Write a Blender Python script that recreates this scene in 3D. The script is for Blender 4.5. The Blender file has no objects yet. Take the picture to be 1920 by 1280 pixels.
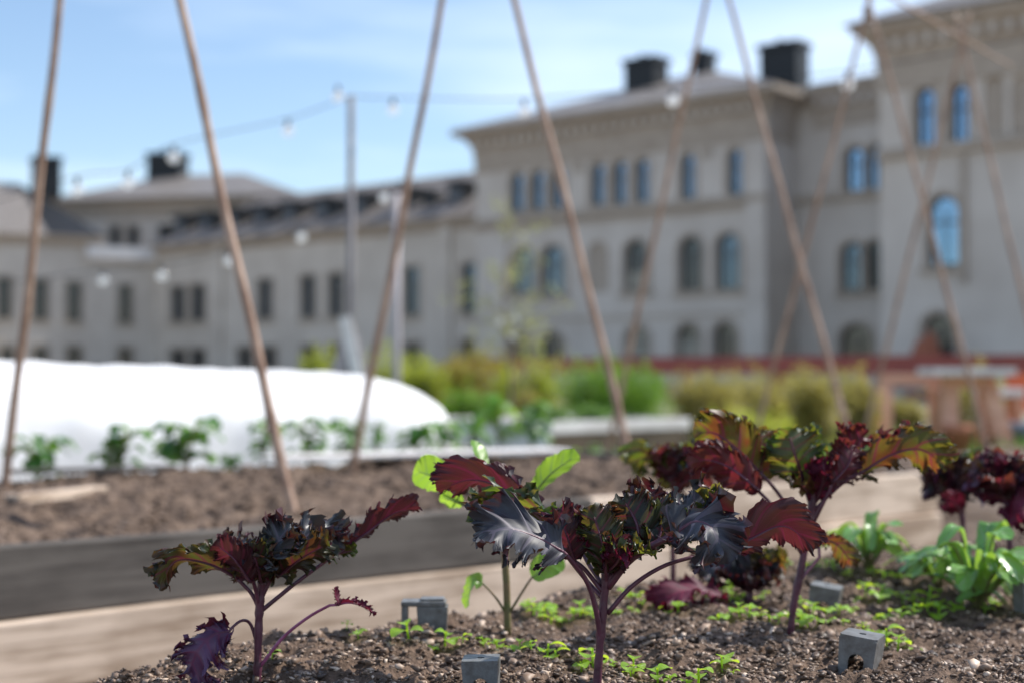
import bpy, math, random
import numpy as np
from mathutils import Vector, Matrix

R = math.radians
S = bpy.context.scene
COL = S.collection
rng = np.random.default_rng(7)
random.seed(7)

# ------------------------------------------------------------------ camera, sky, sun, exposure
CAMZ = 0.75
PITCH = R(1.29)
FPX = 2667.0
cam_d = bpy.data.cameras.new('camera')
cam = bpy.data.objects.new('camera', cam_d); COL.objects.link(cam)
cam.location = (0, 0, CAMZ)
cam.rotation_euler = (R(90) + PITCH, 0, 0)
cam_d.lens = 50; cam_d.sensor_width = 36
cam_d.clip_start = 0.05; cam_d.clip_end = 3000
cam_d.dof.use_dof = True
cam_d.dof.focus_distance = 1.33
cam_d.dof.aperture_fstop = 3.6
S.camera = cam

SUN_EL = R(47)
SX, SY = 0.93, 0.37                        # horizontal direction towards the sun
w = bpy.data.worlds.new('World'); S.world = w; w.use_nodes = True
nt = w.node_tree; nt.nodes.clear()
out = nt.nodes.new('ShaderNodeOutputWorld'); bg = nt.nodes.new('ShaderNodeBackground')
sky = nt.nodes.new('ShaderNodeTexSky'); sky.sky_type = 'NISHITA'; sky.sun_disc = False
sky.sun_elevation = SUN_EL; sky.sun_rotation = math.atan2(SX, SY)
sky.air_density = 1.0; sky.dust_density = 0.6; sky.ozone_density = 2.2
tc = nt.nodes.new('ShaderNodeTexCoord')
mp = nt.nodes.new('ShaderNodeMapping'); mp.inputs['Scale'].default_value = (1.2, 1.2, 7)
mp.inputs['Rotation'].default_value = (0, R(14), 0)
nz = nt.nodes.new('ShaderNodeTexNoise'); nz.inputs['Scale'].default_value = 2.2; nz.inputs['Detail'].default_value = 6
rp = nt.nodes.new('ShaderNodeValToRGB'); rp.color_ramp.elements[0].position = .42; rp.color_ramp.elements[1].position = .74
rp.color_ramp.elements[0].color = (0, 0, 0, 1); rp.color_ramp.elements[1].color = (.45, .45, .45, 1)
mx = nt.nodes.new('ShaderNodeMix'); mx.data_type = 'RGBA'; mx.inputs[7].default_value = (7.5, 8.2, 9.2, 1)
L = nt.links.new
L(tc.outputs['Generated'], mp.inputs[0]); L(mp.outputs[0], nz.inputs[0]); L(nz.outputs[0], rp.inputs[0])
L(rp.outputs[0], mx.inputs[0]); L(sky.outputs[0], mx.inputs[6]); L(mx.outputs[2], bg.inputs[0])
bg.inputs[1].default_value = 0.148
L(bg.outputs[0], out.inputs[0])

sd = bpy.data.lights.new('sun', 'SUN'); sd.energy = 4.8; sd.angle = R(.55); sd.color = (1, .95, .87)
sun = bpy.data.objects.new('sun', sd); COL.objects.link(sun)
sv = Vector((SX, SY, 0)).normalized() * math.cos(SUN_EL) + Vector((0, 0, math.sin(SUN_EL)))
sun.rotation_euler = sv.to_track_quat('Z', 'Y').to_euler()
S.view_settings.view_transform = 'Standard'; S.view_settings.look = 'None'
S.view_settings.exposure = 0.34; S.view_settings.gamma = 1
S.render.engine = 'CYCLES'
S.cycles.use_denoising = True
S.cycles.max_bounces = 6; S.cycles.transparent_max_bounces = 8
S.cycles.sample_clamp_indirect = 8

# ------------------------------------------------------------------ helpers
CA, SA = math.cos(PITCH), math.sin(PITCH)
def ray(px, py):
    a = (px - 960) / FPX; b = (640 - py) / FPX
    return a, CA - b * SA, SA + b * CA
def P(px, py, Y):
    a, y, z = ray(px, py); k = Y / y
    return Vector((a * k, Y, CAMZ + z * k))
def G(px, py, z):
    a, y, zz = ray(px, py); k = (z - CAMZ) / zz
    return Vector((a * k, y * k, z))

def tag(o, label=None, cat=None, group=None, kind=None):
    if label: o['label'] = label
    if cat: o['category'] = cat
    if group: o['group'] = group
    if kind: o['kind'] = kind
    return o
def empty(name, loc, rz=0.0, label=None, cat=None, group=None):
    o = bpy.data.objects.new(name, None); COL.objects.link(o)
    o.empty_display_size = .05
    o.location = loc; o.rotation_euler = (0, 0, rz)
    return tag(o, label, cat, group)

class MB:
    def __init__(s): s.v = []; s.f = []; s.n = 0
    def add(s, v, f):
        v = [tuple(map(float, p)) for p in v]
        s.v += v; s.f += [tuple(i + s.n for i in q) for q in f]; s.n += len(v); return s
    def box(s, c, d, rz=0, top=1.0, topy=None):
        x, y, z = d[0] / 2, d[1] / 2, d[2] / 2; ty = top if topy is None else topy
        vs = [(-x, -y, -z), (x, -y, -z), (x, y, -z), (-x, y, -z), (-x * top, -y * ty, z), (x * top, -y * ty, z), (x * top, y * ty, z), (-x * top, y * ty, z)]
        cr, sr = math.cos(rz), math.sin(rz)
        vs = [(c[0] + a * cr - b * sr, c[1] + a * sr + b * cr, c[2] + h) for a, b, h in vs]
        return s.add(vs, [(3, 2, 1, 0), (4, 5, 6, 7), (0, 1, 5, 4), (1, 2, 6, 5), (2, 3, 7, 6), (3, 0, 4, 7)])
    def beam(s, a, b, wx, wz):
        a, b = Vector(a), Vector(b); t = (b - a).normalized()
        up = Vector((0, 0, 1)) if abs(t.z) < .9 else Vector((0, 1, 0))
        sd_ = t.cross(up).normalized(); u = sd_.cross(t)
        vs = []
        for p in (a, b):
            for i, j in ((-1, -1), (1, -1), (1, 1), (-1, 1)): vs.append(p + sd_ * i * wx / 2 + u * j * wz / 2)
        return s.add(vs, [(3, 2, 1, 0), (4, 5, 6, 7), (0, 1, 5, 4), (1, 2, 6, 5), (2, 3, 7, 6), (3, 0, 4, 7)])
    def tube(s, pts, rad, seg=8, cap=True):
        pts = [Vector(p) for p in pts]; n = len(pts)
        if not hasattr(rad, '__len__'): rad = [rad] * n
        vs = []; prev = None
        for i, p in enumerate(pts):
            t = (pts[min(i + 1, n - 1)] - pts[max(i - 1, 0)]).normalized()
            a = prev if prev is not None else (Vector((1, 0, 0)) if abs(t.x) < .8 else Vector((0, 0, 1)))
            a = (a - t * a.dot(t)).normalized(); prev = a; b = t.cross(a)
            for k in range(seg):
                th = 2 * math.pi * k / seg
                vs.append(p + (a * math.cos(th) + b * math.sin(th)) * rad[i])
        fs = [(i * seg + k, i * seg + (k + 1) % seg, (i + 1) * seg + (k + 1) % seg, (i + 1) * seg + k) for i in range(n - 1) for k in range(seg)]
        if cap: fs += [tuple(range(seg))[::-1], tuple((n - 1) * seg + k for k in range(seg))]
        return s.add(vs, fs)
    def lathe(s, prof, seg=16, c=(0, 0, 0)):
        vs = []
        for r, z in prof:
            for k in range(seg):
                th = 2 * math.pi * k / seg; vs.append((c[0] + r * math.cos(th), c[1] + r * math.sin(th), c[2] + z))
        m = len(prof)
        fs = [(i * seg + k, i * seg + (k + 1) % seg, (i + 1) * seg + (k + 1) % seg, (i + 1) * seg + k) for i in range(m - 1) for k in range(seg)]
        fs += [tuple(range(seg))[::-1], tuple((m - 1) * seg + k for k in range(seg))]
        return s.add(vs, fs)
    def build(s, name, mat, parent=None, loc=(0, 0, 0), rz=0, smooth=False, bevel=0):
        me = bpy.data.meshes.new(name); me.from_pydata(s.v, [], s.f); me.materials.append(mat)
        if smooth: me.polygons.foreach_set('use_smooth', [True] * len(me.polygons))
        me.update()
        o = bpy.data.objects.new(name, me); COL.objects.link(o); o.parent = parent
        o.location = loc; o.rotation_euler = (0, 0, rz)
        if bevel:
            m = o.modifiers.new('bevel', 'BEVEL'); m.width = bevel; m.segments = 2; m.limit_method = 'ANGLE'
        return o
def np_mesh(name, V, F, mat, parent=None, smooth=True, uv=None):
    me = bpy.data.meshes.new(name)
    V = np.asarray(V, np.float32); F = np.asarray(F, np.int32); k = F.shape[1]
    me.vertices.add(len(V)); me.vertices.foreach_set('co', V.ravel())
    me.loops.add(F.size); me.loops.foreach_set('vertex_index', F.ravel())
    me.polygons.add(len(F)); me.polygons.foreach_set('loop_start', np.arange(0, F.size, k, dtype=np.int32))
    me.polygons.foreach_set('loop_total', np.full(len(F), k, np.int32))
    me.update(calc_edges=True)
    if smooth: me.polygons.foreach_set('use_smooth', np.ones(len(F), bool))
    if uv is not None:
        l = me.uv_layers.new(name='leaf'); l.data.foreach_set('uv', np.asarray(uv, np.float32)[F.ravel()].ravel())
    me.materials.append(mat)
    o = bpy.data.objects.new(name, me); COL.objects.link(o); o.parent = parent
    return o
def poly_extrude(outer, holes, thick):
    """2-D outline with holes (x,z) -> slab of given thickness, verts (x,y,z)."""
    cu = bpy.data.curves.new('tmp', 'CURVE'); cu.dimensions = '2D'; cu.fill_mode = 'BOTH'; cu.extrude = thick / 2
    for pl in [outer] + list(holes):
        sp = cu.splines.new('POLY'); sp.points.add(len(pl) - 1); sp.use_cyclic_u = True
        for q, (x, z) in zip(sp.points, pl): q.co = (x, z, 0, 1)
    ob = bpy.data.objects.new('tmp', cu); COL.objects.link(ob)
    me = bpy.data.meshes.new_from_object(ob)
    vs = [(v.co.x, v.co.z * -1, v.co.y) for v in me.vertices]; fs = [tuple(p.vertices) for p in me.polygons]
    bpy.data.objects.remove(ob); bpy.data.curves.remove(cu); bpy.data.meshes.remove(me)
    return vs, fs
def curve(pts, n):
    """Catmull-Rom through the points, n samples"""
    p = np.array([list(q) for q in pts], float)
    if len(p) == 2: return p[0] + (p[1] - p[0]) * np.linspace(0, 1, n)[:, None]
    q = np.vstack([2 * p[0] - p[1], p, 2 * p[-1] - p[-2]])
    t = np.linspace(0, len(p) - 1 - 1e-9, n); i = t.astype(int); f = (t - i)[:, None]
    a, b, c, d = q[i], q[i + 1], q[i + 2], q[i + 3]
    return .5 * (2 * b + (c - a) * f + (2 * a - 5 * b + 4 * c - d) * f * f + (3 * b - a - 3 * c + d) * f ** 3)
_T = np.random.default_rng(3).random((256, 256))
def vnoise(x, y):
    xi = np.floor(x).astype(int); yi = np.floor(y).astype(int); fx = x - xi; fy = y - yi
    fx = fx * fx * (3 - 2 * fx); fy = fy * fy * (3 - 2 * fy)
    g = lambda a, b: _T[a % 256, b % 256]
    return (g(xi, yi) * (1 - fx) + g(xi + 1, yi) * fx) * (1 - fy) + (g(xi, yi + 1) * (1 - fx) + g(xi + 1, yi + 1) * fx) * fy - .5
def fbm(x, y, sc, oc=4, gain=.5):
    r = 0; a = 1
    for k in range(oc):
        r = r + a * vnoise(x * sc + 17.3 * k, y * sc + 9.1 * k); sc *= 2.03; a *= gain
    return r

# ------------------------------------------------------------------ materials
def new_mat(name):
    m = bpy.data.materials.new(name); m.use_nodes = True
    nt = m.node_tree; b = nt.nodes['Principled BSDF']
    return m, nt, b
def node(nt, typ, **kw):
    n = nt.nodes.new(typ)
    for k, v in kw.items():
        if k.startswith('_'): setattr(n, k[1:], v)
        else: n.inputs[k.replace('__', ' ')].default_value = v
    return n
def ramp(nt, fac, stops):
    r = nt.nodes.new('ShaderNodeValToRGB'); e = r.color_ramp.elements
    while len(e) < len(stops): e.new(.5)
    for q, (p, c) in zip(e, stops): q.position = p; q.color = (*c, 1)
    nt.links.new(fac, r.inputs[0]); return r.outputs[0]
def simple(name, c1, c2=None, scale=8, rough=.7, bump=.0, spec=.4, stretch=(1, 1, 1), metal=0, bscale=None, pos=(.35, .65), coords='Object'):
    m, nt, b = new_mat(name); L = nt.links.new
    b.inputs['Roughness'].default_value = rough; b.inputs['Specular IOR Level'].default_value = spec
    b.inputs['Metallic'].default_value = metal
    tc = node(nt, 'ShaderNodeTexCoord'); mp = node(nt, 'ShaderNodeMapping', Scale=stretch)
    L(tc.outputs[coords], mp.inputs[0])
    n = node(nt, 'ShaderNodeTexNoise', Scale=scale, Detail=6, Roughness=.6); L(mp.outputs[0], n.inputs[0])
    L(ramp(nt, n.outputs[0], [(pos[0], c1), (pos[1], c2 or c1)]), b.inputs['Base Color'])
    if bump:
        n2 = node(nt, 'ShaderNodeTexNoise', Scale=bscale or scale * 3, Detail=5); L(mp.outputs[0], n2.inputs[0])
        bp = node(nt, 'ShaderNodeBump', Strength=bump, Distance=.01); L(n2.outputs[0], bp.inputs['Height']); L(bp.outputs[0], b.inputs['Normal'])
    return m
def wood(name, dark, light, grain=1.0, rough=.75, knots=True):
    m, nt, b = new_mat(name); L = nt.links.new
    b.inputs['Roughness'].default_value = rough; b.inputs['Specular IOR Level'].default_value = .3
    tc = node(nt, 'ShaderNodeTexCoord'); mp = node(nt, 'ShaderNodeMapping', Scale=(.8 * grain, 14 * grain, 14 * grain)); L(tc.outputs['Object'], mp.inputs[0])
    n = node(nt, 'ShaderNodeTexNoise', Scale=4, Detail=8, Roughness=.65, Distortion=.6); L(mp.outputs[0], n.inputs[0])
    mp2 = node(nt, 'ShaderNodeMapping', Scale=(1.6, 3, 3)); L(tc.outputs['Object'], mp2.inputs[0])
    n2 = node(nt, 'ShaderNodeTexNoise', Scale=2.2, Detail=4); L(mp2.outputs[0], n2.inputs[0])
    ad = node(nt, 'ShaderNodeMath', _operation='ADD'); L(n.outputs[0], ad.inputs[0]); L(n2.outputs[0], ad.inputs[1])
    ml = node(nt, 'ShaderNodeMath', _operation='MULTIPLY'); L(ad.outputs[0], ml.inputs[0]); ml.inputs[1].default_value = .5
    c = ramp(nt, ml.outputs[0], [(.41, dark), (.57, light)])
    if knots:
        v = node(nt, 'ShaderNodeTexVoronoi', Scale=2.3); mp3 = node(nt, 'ShaderNodeMapping', Scale=(1, 2.2, 2.2)); L(tc.outputs['Object'], mp3.inputs[0]); L(mp3.outputs[0], v.inputs[0])
        k = ramp(nt, v.outputs[0], [(.03, (.35, .3, .27)), (.09, (1, 1, 1))])
        mm = node(nt, 'ShaderNodeMix', _data_type='RGBA', _blend_type='MULTIPLY'); mm.inputs[0].default_value = 1
        L(c, mm.inputs[6]); L(k, mm.inputs[7]); c = mm.outputs[2]
    L(c, b.inputs['Base Color'])
    bp = node(nt, 'ShaderNodeBump', Strength=.35, Distance=.004); L(n.outputs[0], bp.inputs['Height']); L(bp.outputs[0], b.inputs['Normal'])
    return m
def leafmat(name, top, under, trans, trans2=None, rough=.48, tw=.45, vein=(.3, .02, .1), under2=None, spec=.5, vn=6):
    """waxy upper face, coloured underside, light passing through; veins follow the leaf's own layout"""
    m, nt, b = new_mat(name); L = nt.links.new
    uv = node(nt, 'ShaderNodeUVMap', _uv_map='leaf'); sp = node(nt, 'ShaderNodeSeparateXYZ'); L(uv.outputs[0], sp.inputs[0])
    geo = node(nt, 'ShaderNodeNewGeometry')
    tc = node(nt, 'ShaderNodeTexCoord')
    n = node(nt, 'ShaderNodeTexNoise', Scale=38, Detail=4); L(tc.outputs['Object'], n.inputs[0])
    # lateral veins: |frac(s*vn)-.5| against a width that shrinks towards the margin
    def M(op, a, bb=None):
        q = node(nt, 'ShaderNodeMath', _operation=op)
        for i, x in enumerate((a, bb)):
            if x is None: continue
            if isinstance(x, (int, float)): q.inputs[i].default_value = x
            else: L(x, q.inputs[i])
        return q.outputs[0]
    fr = M('ABSOLUTE', M('SUBTRACT', M('FRACT', M('MULTIPLY', sp.outputs[0], vn)), .5))
    wd = M('ADD', M('MULTIPLY', M('SUBTRACT', 1.0, sp.outputs[1]), .10), .012)
    lat = M('LESS_THAN', fr, wd)
    fr2 = M('ABSOLUTE', M('SUBTRACT', M('FRACT', M('ADD', M('MULTIPLY', sp.outputs[0], vn * 3.0), M('MULTIPLY', n.outputs[0], .8))), .5))
    lat2 = M('MULTIPLY', M('LESS_THAN', fr2, .05), .45)
    mid = M('LESS_THAN', sp.outputs[1], .07)
    vm = M('MINIMUM', M('MAXIMUM', M('MAXIMUM', lat, lat2), mid), 1.0)
    vm = M('MULTIPLY', vm, .75)
    nc = ramp(nt, n.outputs[0], [(.4, (0, 0, 0)), (.6, (1, 1, 1))])
    def mixc(f, a, bb):
        q = node(nt, 'ShaderNodeMix', _data_type='RGBA')
        if isinstance(f, float): q.inputs[0].default_value = f
        else: L(f, q.inputs[0])
        for i, x in ((6, a), (7, bb)):
            if isinstance(x, tuple): q.inputs[i].default_value = (*x, 1)
            else: L(x, q.inputs[i])
        return q.outputs[2]
    un = mixc(nc, under, under2 or under)
    tp = mixc(nc, top, tuple(min(1, c * 1.7) for c in top))
    col = mixc(geo.outputs['Backfacing'], tp, un)
    col = mixc(M('MULTIPLY', vm, .8), col, vein)
    L(col, b.inputs['Base Color'])
    b.inputs['Roughness'].default_value = rough; b.inputs['Specular IOR Level'].default_value = spec
    hh = M('SUBTRACT', M('MULTIPLY', n.outputs[0], .5), vm)
    bp = node(nt, 'ShaderNodeBump', Strength=.45, Distance=.0008); L(hh, bp.inputs['Height']); L(bp.outputs[0], b.inputs['Normal'])
    tr = node(nt, 'ShaderNodeBsdfTranslucent')
    L(mixc(vm, mixc(nc, trans, trans2 or trans), vein), tr.inputs[0])
    ms = node(nt, 'ShaderNodeMixShader', Fac=tw)
    L(b.outputs[0], ms.inputs[1]); L(tr.outputs[0], ms.inputs[2])
    o = [x for x in nt.nodes if x.type == 'OUTPUT_MATERIAL'][0]; L(ms.outputs[0], o.inputs[0])
    return m
def foliage(name, c1, c2, trans, tw=.4):
    m, nt, b = new_mat(name); L = nt.links.new
    g = node(nt, 'ShaderNodeNewGeometry')
    L(ramp(nt, g.outputs['Random Per Island'], [(0, c1), (1, c2)]), b.inputs['Base Color']); b.inputs['Roughness'].default_value = .5
    tr = node(nt, 'ShaderNodeBsdfTranslucent', Color=(*trans, 1)); ms = node(nt, 'ShaderNodeMixShader', Fac=tw)
    L(b.outputs[0], ms.inputs[1]); L(tr.outputs[0], ms.inputs[2])
    o = [x for x in nt.nodes if x.type == 'OUTPUT_MATERIAL'][0]; L(ms.outputs[0], o.inputs[0]); return m

M_soil = simple('dark_potting_soil', (.065, .042, .029), (.19, .127, .09), 60, .9, .6, .25, bscale=240)
M_soil_far = simple('dry_bed_soil', (.06, .040, .029), (.21, .15, .112), 34, .92, 1.0, .2, bscale=70)
def crumbmat():
    m, nt, b = new_mat('soil_crumbs'); L = nt.links.new
    g = node(nt, 'ShaderNodeNewGeometry')
    L(ramp(nt, g.outputs['Random Per Island'], [(0, (.045, .028, .019)), (.5, (.14, .092, .064)), (.85, (.31, .215, .155)), (1, (.72, .57, .45))]), b.inputs['Base Color'])
    b.inputs['Roughness'].default_value = .5; b.inputs['Specular IOR Level'].default_value = .4
    return m
M_crumb = crumbmat()
M_wood_grey = wood('weathered_grey_plank', (.055, .047, .041), (.13, .114, .10))
M_wood_new = wood('pale_pine_plank', (.31, .225, .16), (.66, .53, .42))
M_wood_pale = wood('bleached_plank', (.60, .56, .53), (.82, .79, .76), knots=False)
M_wood_pink = wood('reddish_timber', (.62, .30, .19), (.80, .46, .31), knots=False)
M_cane = simple('bamboo', (.25, .145, .095), (.48, .33, .24), 9, .5, .15, .4)
M_stem_p = simple('purple_stem', (.06, .016, .03), (.125, .038, .065), 60, .4, .1, .5)
M_stem_pk = simple('pink_stalk', (.22, .04, .11), (.40, .12, .24), 60, .4, .1, .5)
M_stem_g = simple('green_stem', (.10, .12, .035), (.22, .14, .08), 40, .5)
VP = (.30, .025, .08)
K_dark = leafmat('kale_leaf_dark', (.026, .032, .040), (.06, .015, .024), (.10, .016, .02), (.08, .05, .012), .40, .25, (.13, .095, .125), spec=.5)
K_blue = leafmat('kale_leaf_blue_bloom', (.030, .034, .044), (.06, .015, .024), (.12, .016, .02), (.08, .05, .012), .5, .2, (.13, .11, .15), spec=.42)
K_red = leafmat('kale_leaf_red', (.022, .014, .024), (.085, .019, .027), (.21, .024, .030), (.18, .045, .022), .46, .44, (.22, .02, .055))
K_olive = leafmat('kale_leaf_olive', (.018, .026, .018), (.08, .038, .014), (.27, .085, .02), (.21, .19, .02), .44, .46, (.24, .03, .055), (.048, .062, .016))
K_green = leafmat('kale_leaf_green', (.02, .042, .022), (.045, .075, .02), (.20, .30, .025), (.26, .20, .025), .40, .44, (.22, .07, .045))
K_redd = leafmat('kale_leaf_dark_red', (.020, .014, .022), (.058, .015, .022), (.13, .018, .024), (.10, .03, .018), .46, .4, (.16, .018, .045))
K_olived = leafmat('kale_leaf_dark_olive', (.016, .024, .018), (.042, .028, .013), (.15, .055, .018), (.11, .12, .018), .42, .4, (.17, .025, .045), (.03, .04, .014))
K_purple = leafmat('kale_leaf_purple', (.075, .042, .095), (.09, .02, .035), (.17, .02, .035), None, .42, .32, (.18, .03, .08))
K_mag = leafmat('kale_leaf_magenta', (.07, .012, .028), (.09, .012, .028), (.20, .014, .035), None, .55, .3, (.20, .02, .06), spec=.25)
G_leaf = leafmat('cabbage_leaf_green', (.08, .19, .03), (.12, .24, .05), (.5, .75, .06), (.4, .66, .05), .35, .45, (.25, .4, .12))
S_leaf = leafmat('seedling_leaf', (.22, .40, .03), (.25, .42, .05), (.75, .95, .05), None, .35, .45, (.3, .5, .08))
W_leaf = leafmat('waxy_spinach_leaf', (.12, .27, .07), (.22, .38, .10), (.5, .78, .07), (.4, .66, .06), .3, .35, (.4, .5, .3), spec=.8)
T_leaf = leafmat('potato_leaf', (.04, .12, .025), (.08, .18, .05), (.25, .5, .05), None, .35, .38, (.12, .25, .06))
M_clip = simple('grey_plastic', (.11, .105, .10), (.20, .205, .205), 90, .42, .08, .5)
M_fleece = simple('white_fleece', (.74, .74, .75), (.80, .80, .80), 5, .9, .5, .2, bscale=3)
M_plaster = simple('beige_plaster', (.55, .49, .43), (.66, .60, .535), .45, .9, .1, .1, coords='Object', bscale=14)
M_plaster2 = simple('warm_plaster', (.55, .485, .415), (.67, .60, .52), .45, .9, .1, .1, bscale=14)
M_trim = simple('stone_trim', (.39, .325, .265), (.48, .41, .34), 2, .85, .1, .1)
M_roof = simple('grey_sheet_roof', (.17, .15, .135), (.24, .215, .195), 3, .5, .0, .4, (1, .3, 1))
M_roof_warm = simple('worn_beige_roof', (.11, .095, .085), (.27, .235, .21), 1.6, .6, .0, .4)
M_slate = simple('black_roof_sheet', (.006, .007, .009), (.012, .014, .017), 3, .5, 0, .4)
M_dormer = simple('grey_dormer', (.10, .11, .125), (.15, .16, .17), 3, .6)
M_frame = simple('window_frame_paint', (.07, .067, .062), (.10, .097, .09), 5, .5)
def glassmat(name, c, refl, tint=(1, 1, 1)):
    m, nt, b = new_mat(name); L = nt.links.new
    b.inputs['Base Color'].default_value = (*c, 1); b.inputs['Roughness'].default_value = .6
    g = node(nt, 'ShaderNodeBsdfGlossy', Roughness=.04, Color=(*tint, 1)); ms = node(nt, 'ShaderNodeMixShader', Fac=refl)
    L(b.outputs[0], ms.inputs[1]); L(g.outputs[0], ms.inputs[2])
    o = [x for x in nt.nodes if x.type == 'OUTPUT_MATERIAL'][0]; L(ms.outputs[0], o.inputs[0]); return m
M_glass_up = glassmat('sky_tinted_glass', (.02, .025, .03), .42, (.42, .68, .95))  # blue of the reflected sky is tinted into the gloss colour
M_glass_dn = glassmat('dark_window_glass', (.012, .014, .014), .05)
M_glass_mid = glassmat('half_lit_window_glass', (.03, .034, .036), .13, (.6, .8, 1))  # weaker sky-blue reflection tint painted into the gloss
M_curtain = simple('pale_curtain', (.35, .33, .27), (.45, .42, .35), 2, .9)
M_black = simple('black_metal', (.015, .015, .017), None, 5, .4)
M_post = simple('weathered_post', (.16, .15, .16), (.27, .25, .25), 6, .8, .2)
M_post2 = simple('pale_post', (.42, .38, .39), (.5, .46, .47), 6, .8, .2)
M_red = simple('dark_red_paint', (.22, .05, .042), (.30, .07, .055), 3, .5)
M_orange = simple('orange_plastic', (.62, .11, .04), (.75, .17, .06), 6, .5)
M_terra = simple('terracotta', (.45, .16, .09), (.55, .22, .13), 20, .8)
M_blue = simple('blue_grey_plastic', (.16, .20, .26), (.2, .24, .31), 20, .5)
M_bark = simple('sapling_bark', (.16, .12, .09), (.26, .2, .15), 30, .85, .3)
F_bright = foliage('bright_green_shrub_leaf', (.06, .16, .02), (.18, .34, .035), (.32, .52, .04), .35)
F_yellow = foliage('yellow_green_shrub_leaf', (.20, .24, .03), (.38, .42, .05), (.62, .66, .07), .45)
F_olive = foliage('olive_shrub_leaf', (.17, .15, .04), (.36, .31, .10), (.55, .48, .12), .5)
F_rust = foliage('rusty_shrub_leaf', (.25, .17, .04), (.34, .32, .05), (.5, .45, .06))
F_pale = foliage('pale_sapling_leaf', (.26, .27, .10), (.42, .42, .17), (.6, .62, .2))
F_herb = foliage('herb_leaf', (.05, .13, .03), (.12, .24, .06), (.22, .4, .05))
def bulbmat():
    m, nt, b = new_mat('glint_white_bulb_glass'); L = nt.links.new
    b.inputs['Base Color'].default_value = (.95, .96, .98, 1); b.inputs['Roughness'].default_value = .07; b.inputs['Coat Weight'].default_value = 1; b.inputs['IOR'].default_value = 2.0  # white translucent body stands in for sun glints on clear glass
    tl = node(nt, 'ShaderNodeBsdfTranslucent', Color=(1, 1, 1, 1)); tp = node(nt, 'ShaderNodeBsdfTransparent')
    m1 = node(nt, 'ShaderNodeMixShader', Fac=.62); L(b.outputs[0], m1.inputs[1]); L(tl.outputs[0], m1.inputs[2])
    m2 = node(nt, 'ShaderNodeMixShader', Fac=.38); L(m1.outputs[0], m2.inputs[1]); L(tp.outputs[0], m2.inputs[2])
    o = [x for x in nt.nodes if x.type == 'OUTPUT_MATERIAL'][0]; L(m2.outputs[0], o.inputs[0]); return m
M_bulb = bulbmat()
def groundmat():
    m, nt, b = new_mat('gravel_courtyard'); L = nt.links.new
    tc = node(nt, 'ShaderNodeTexCoord'); n = node(nt, 'ShaderNodeTexNoise', Scale=.25, Detail=5); L(tc.outputs['Object'], n.inputs[0])
    n2 = node(nt, 'ShaderNodeTexNoise', Scale=40, Detail=4); L(tc.outputs['Object'], n2.inputs[0])
    c = ramp(nt, n.outputs[0], [(.42, (.30, .25, .205)), (.62, (.22, .19, .13))])
    mm = node(nt, 'ShaderNodeMix', _data_type='RGBA', _blend_type='OVERLAY'); mm.inputs[0].default_value = .35
    L(c, mm.inputs[6]); L(n2.outputs[0], mm.inputs[7]); L(mm.outputs[2], b.inputs['Base Color']); b.inputs['Roughness'].default_value = .95
    return m

# ------------------------------------------------------------------ ground
mb = MB(); N = 2000
mb.add([(-N, -N, 0), (N, -N, 0), (N, N, 0), (-N, N, 0)], [(0, 1, 2, 3)])
tag(mb.build('ground', groundmat()), kind='structure')

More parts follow.
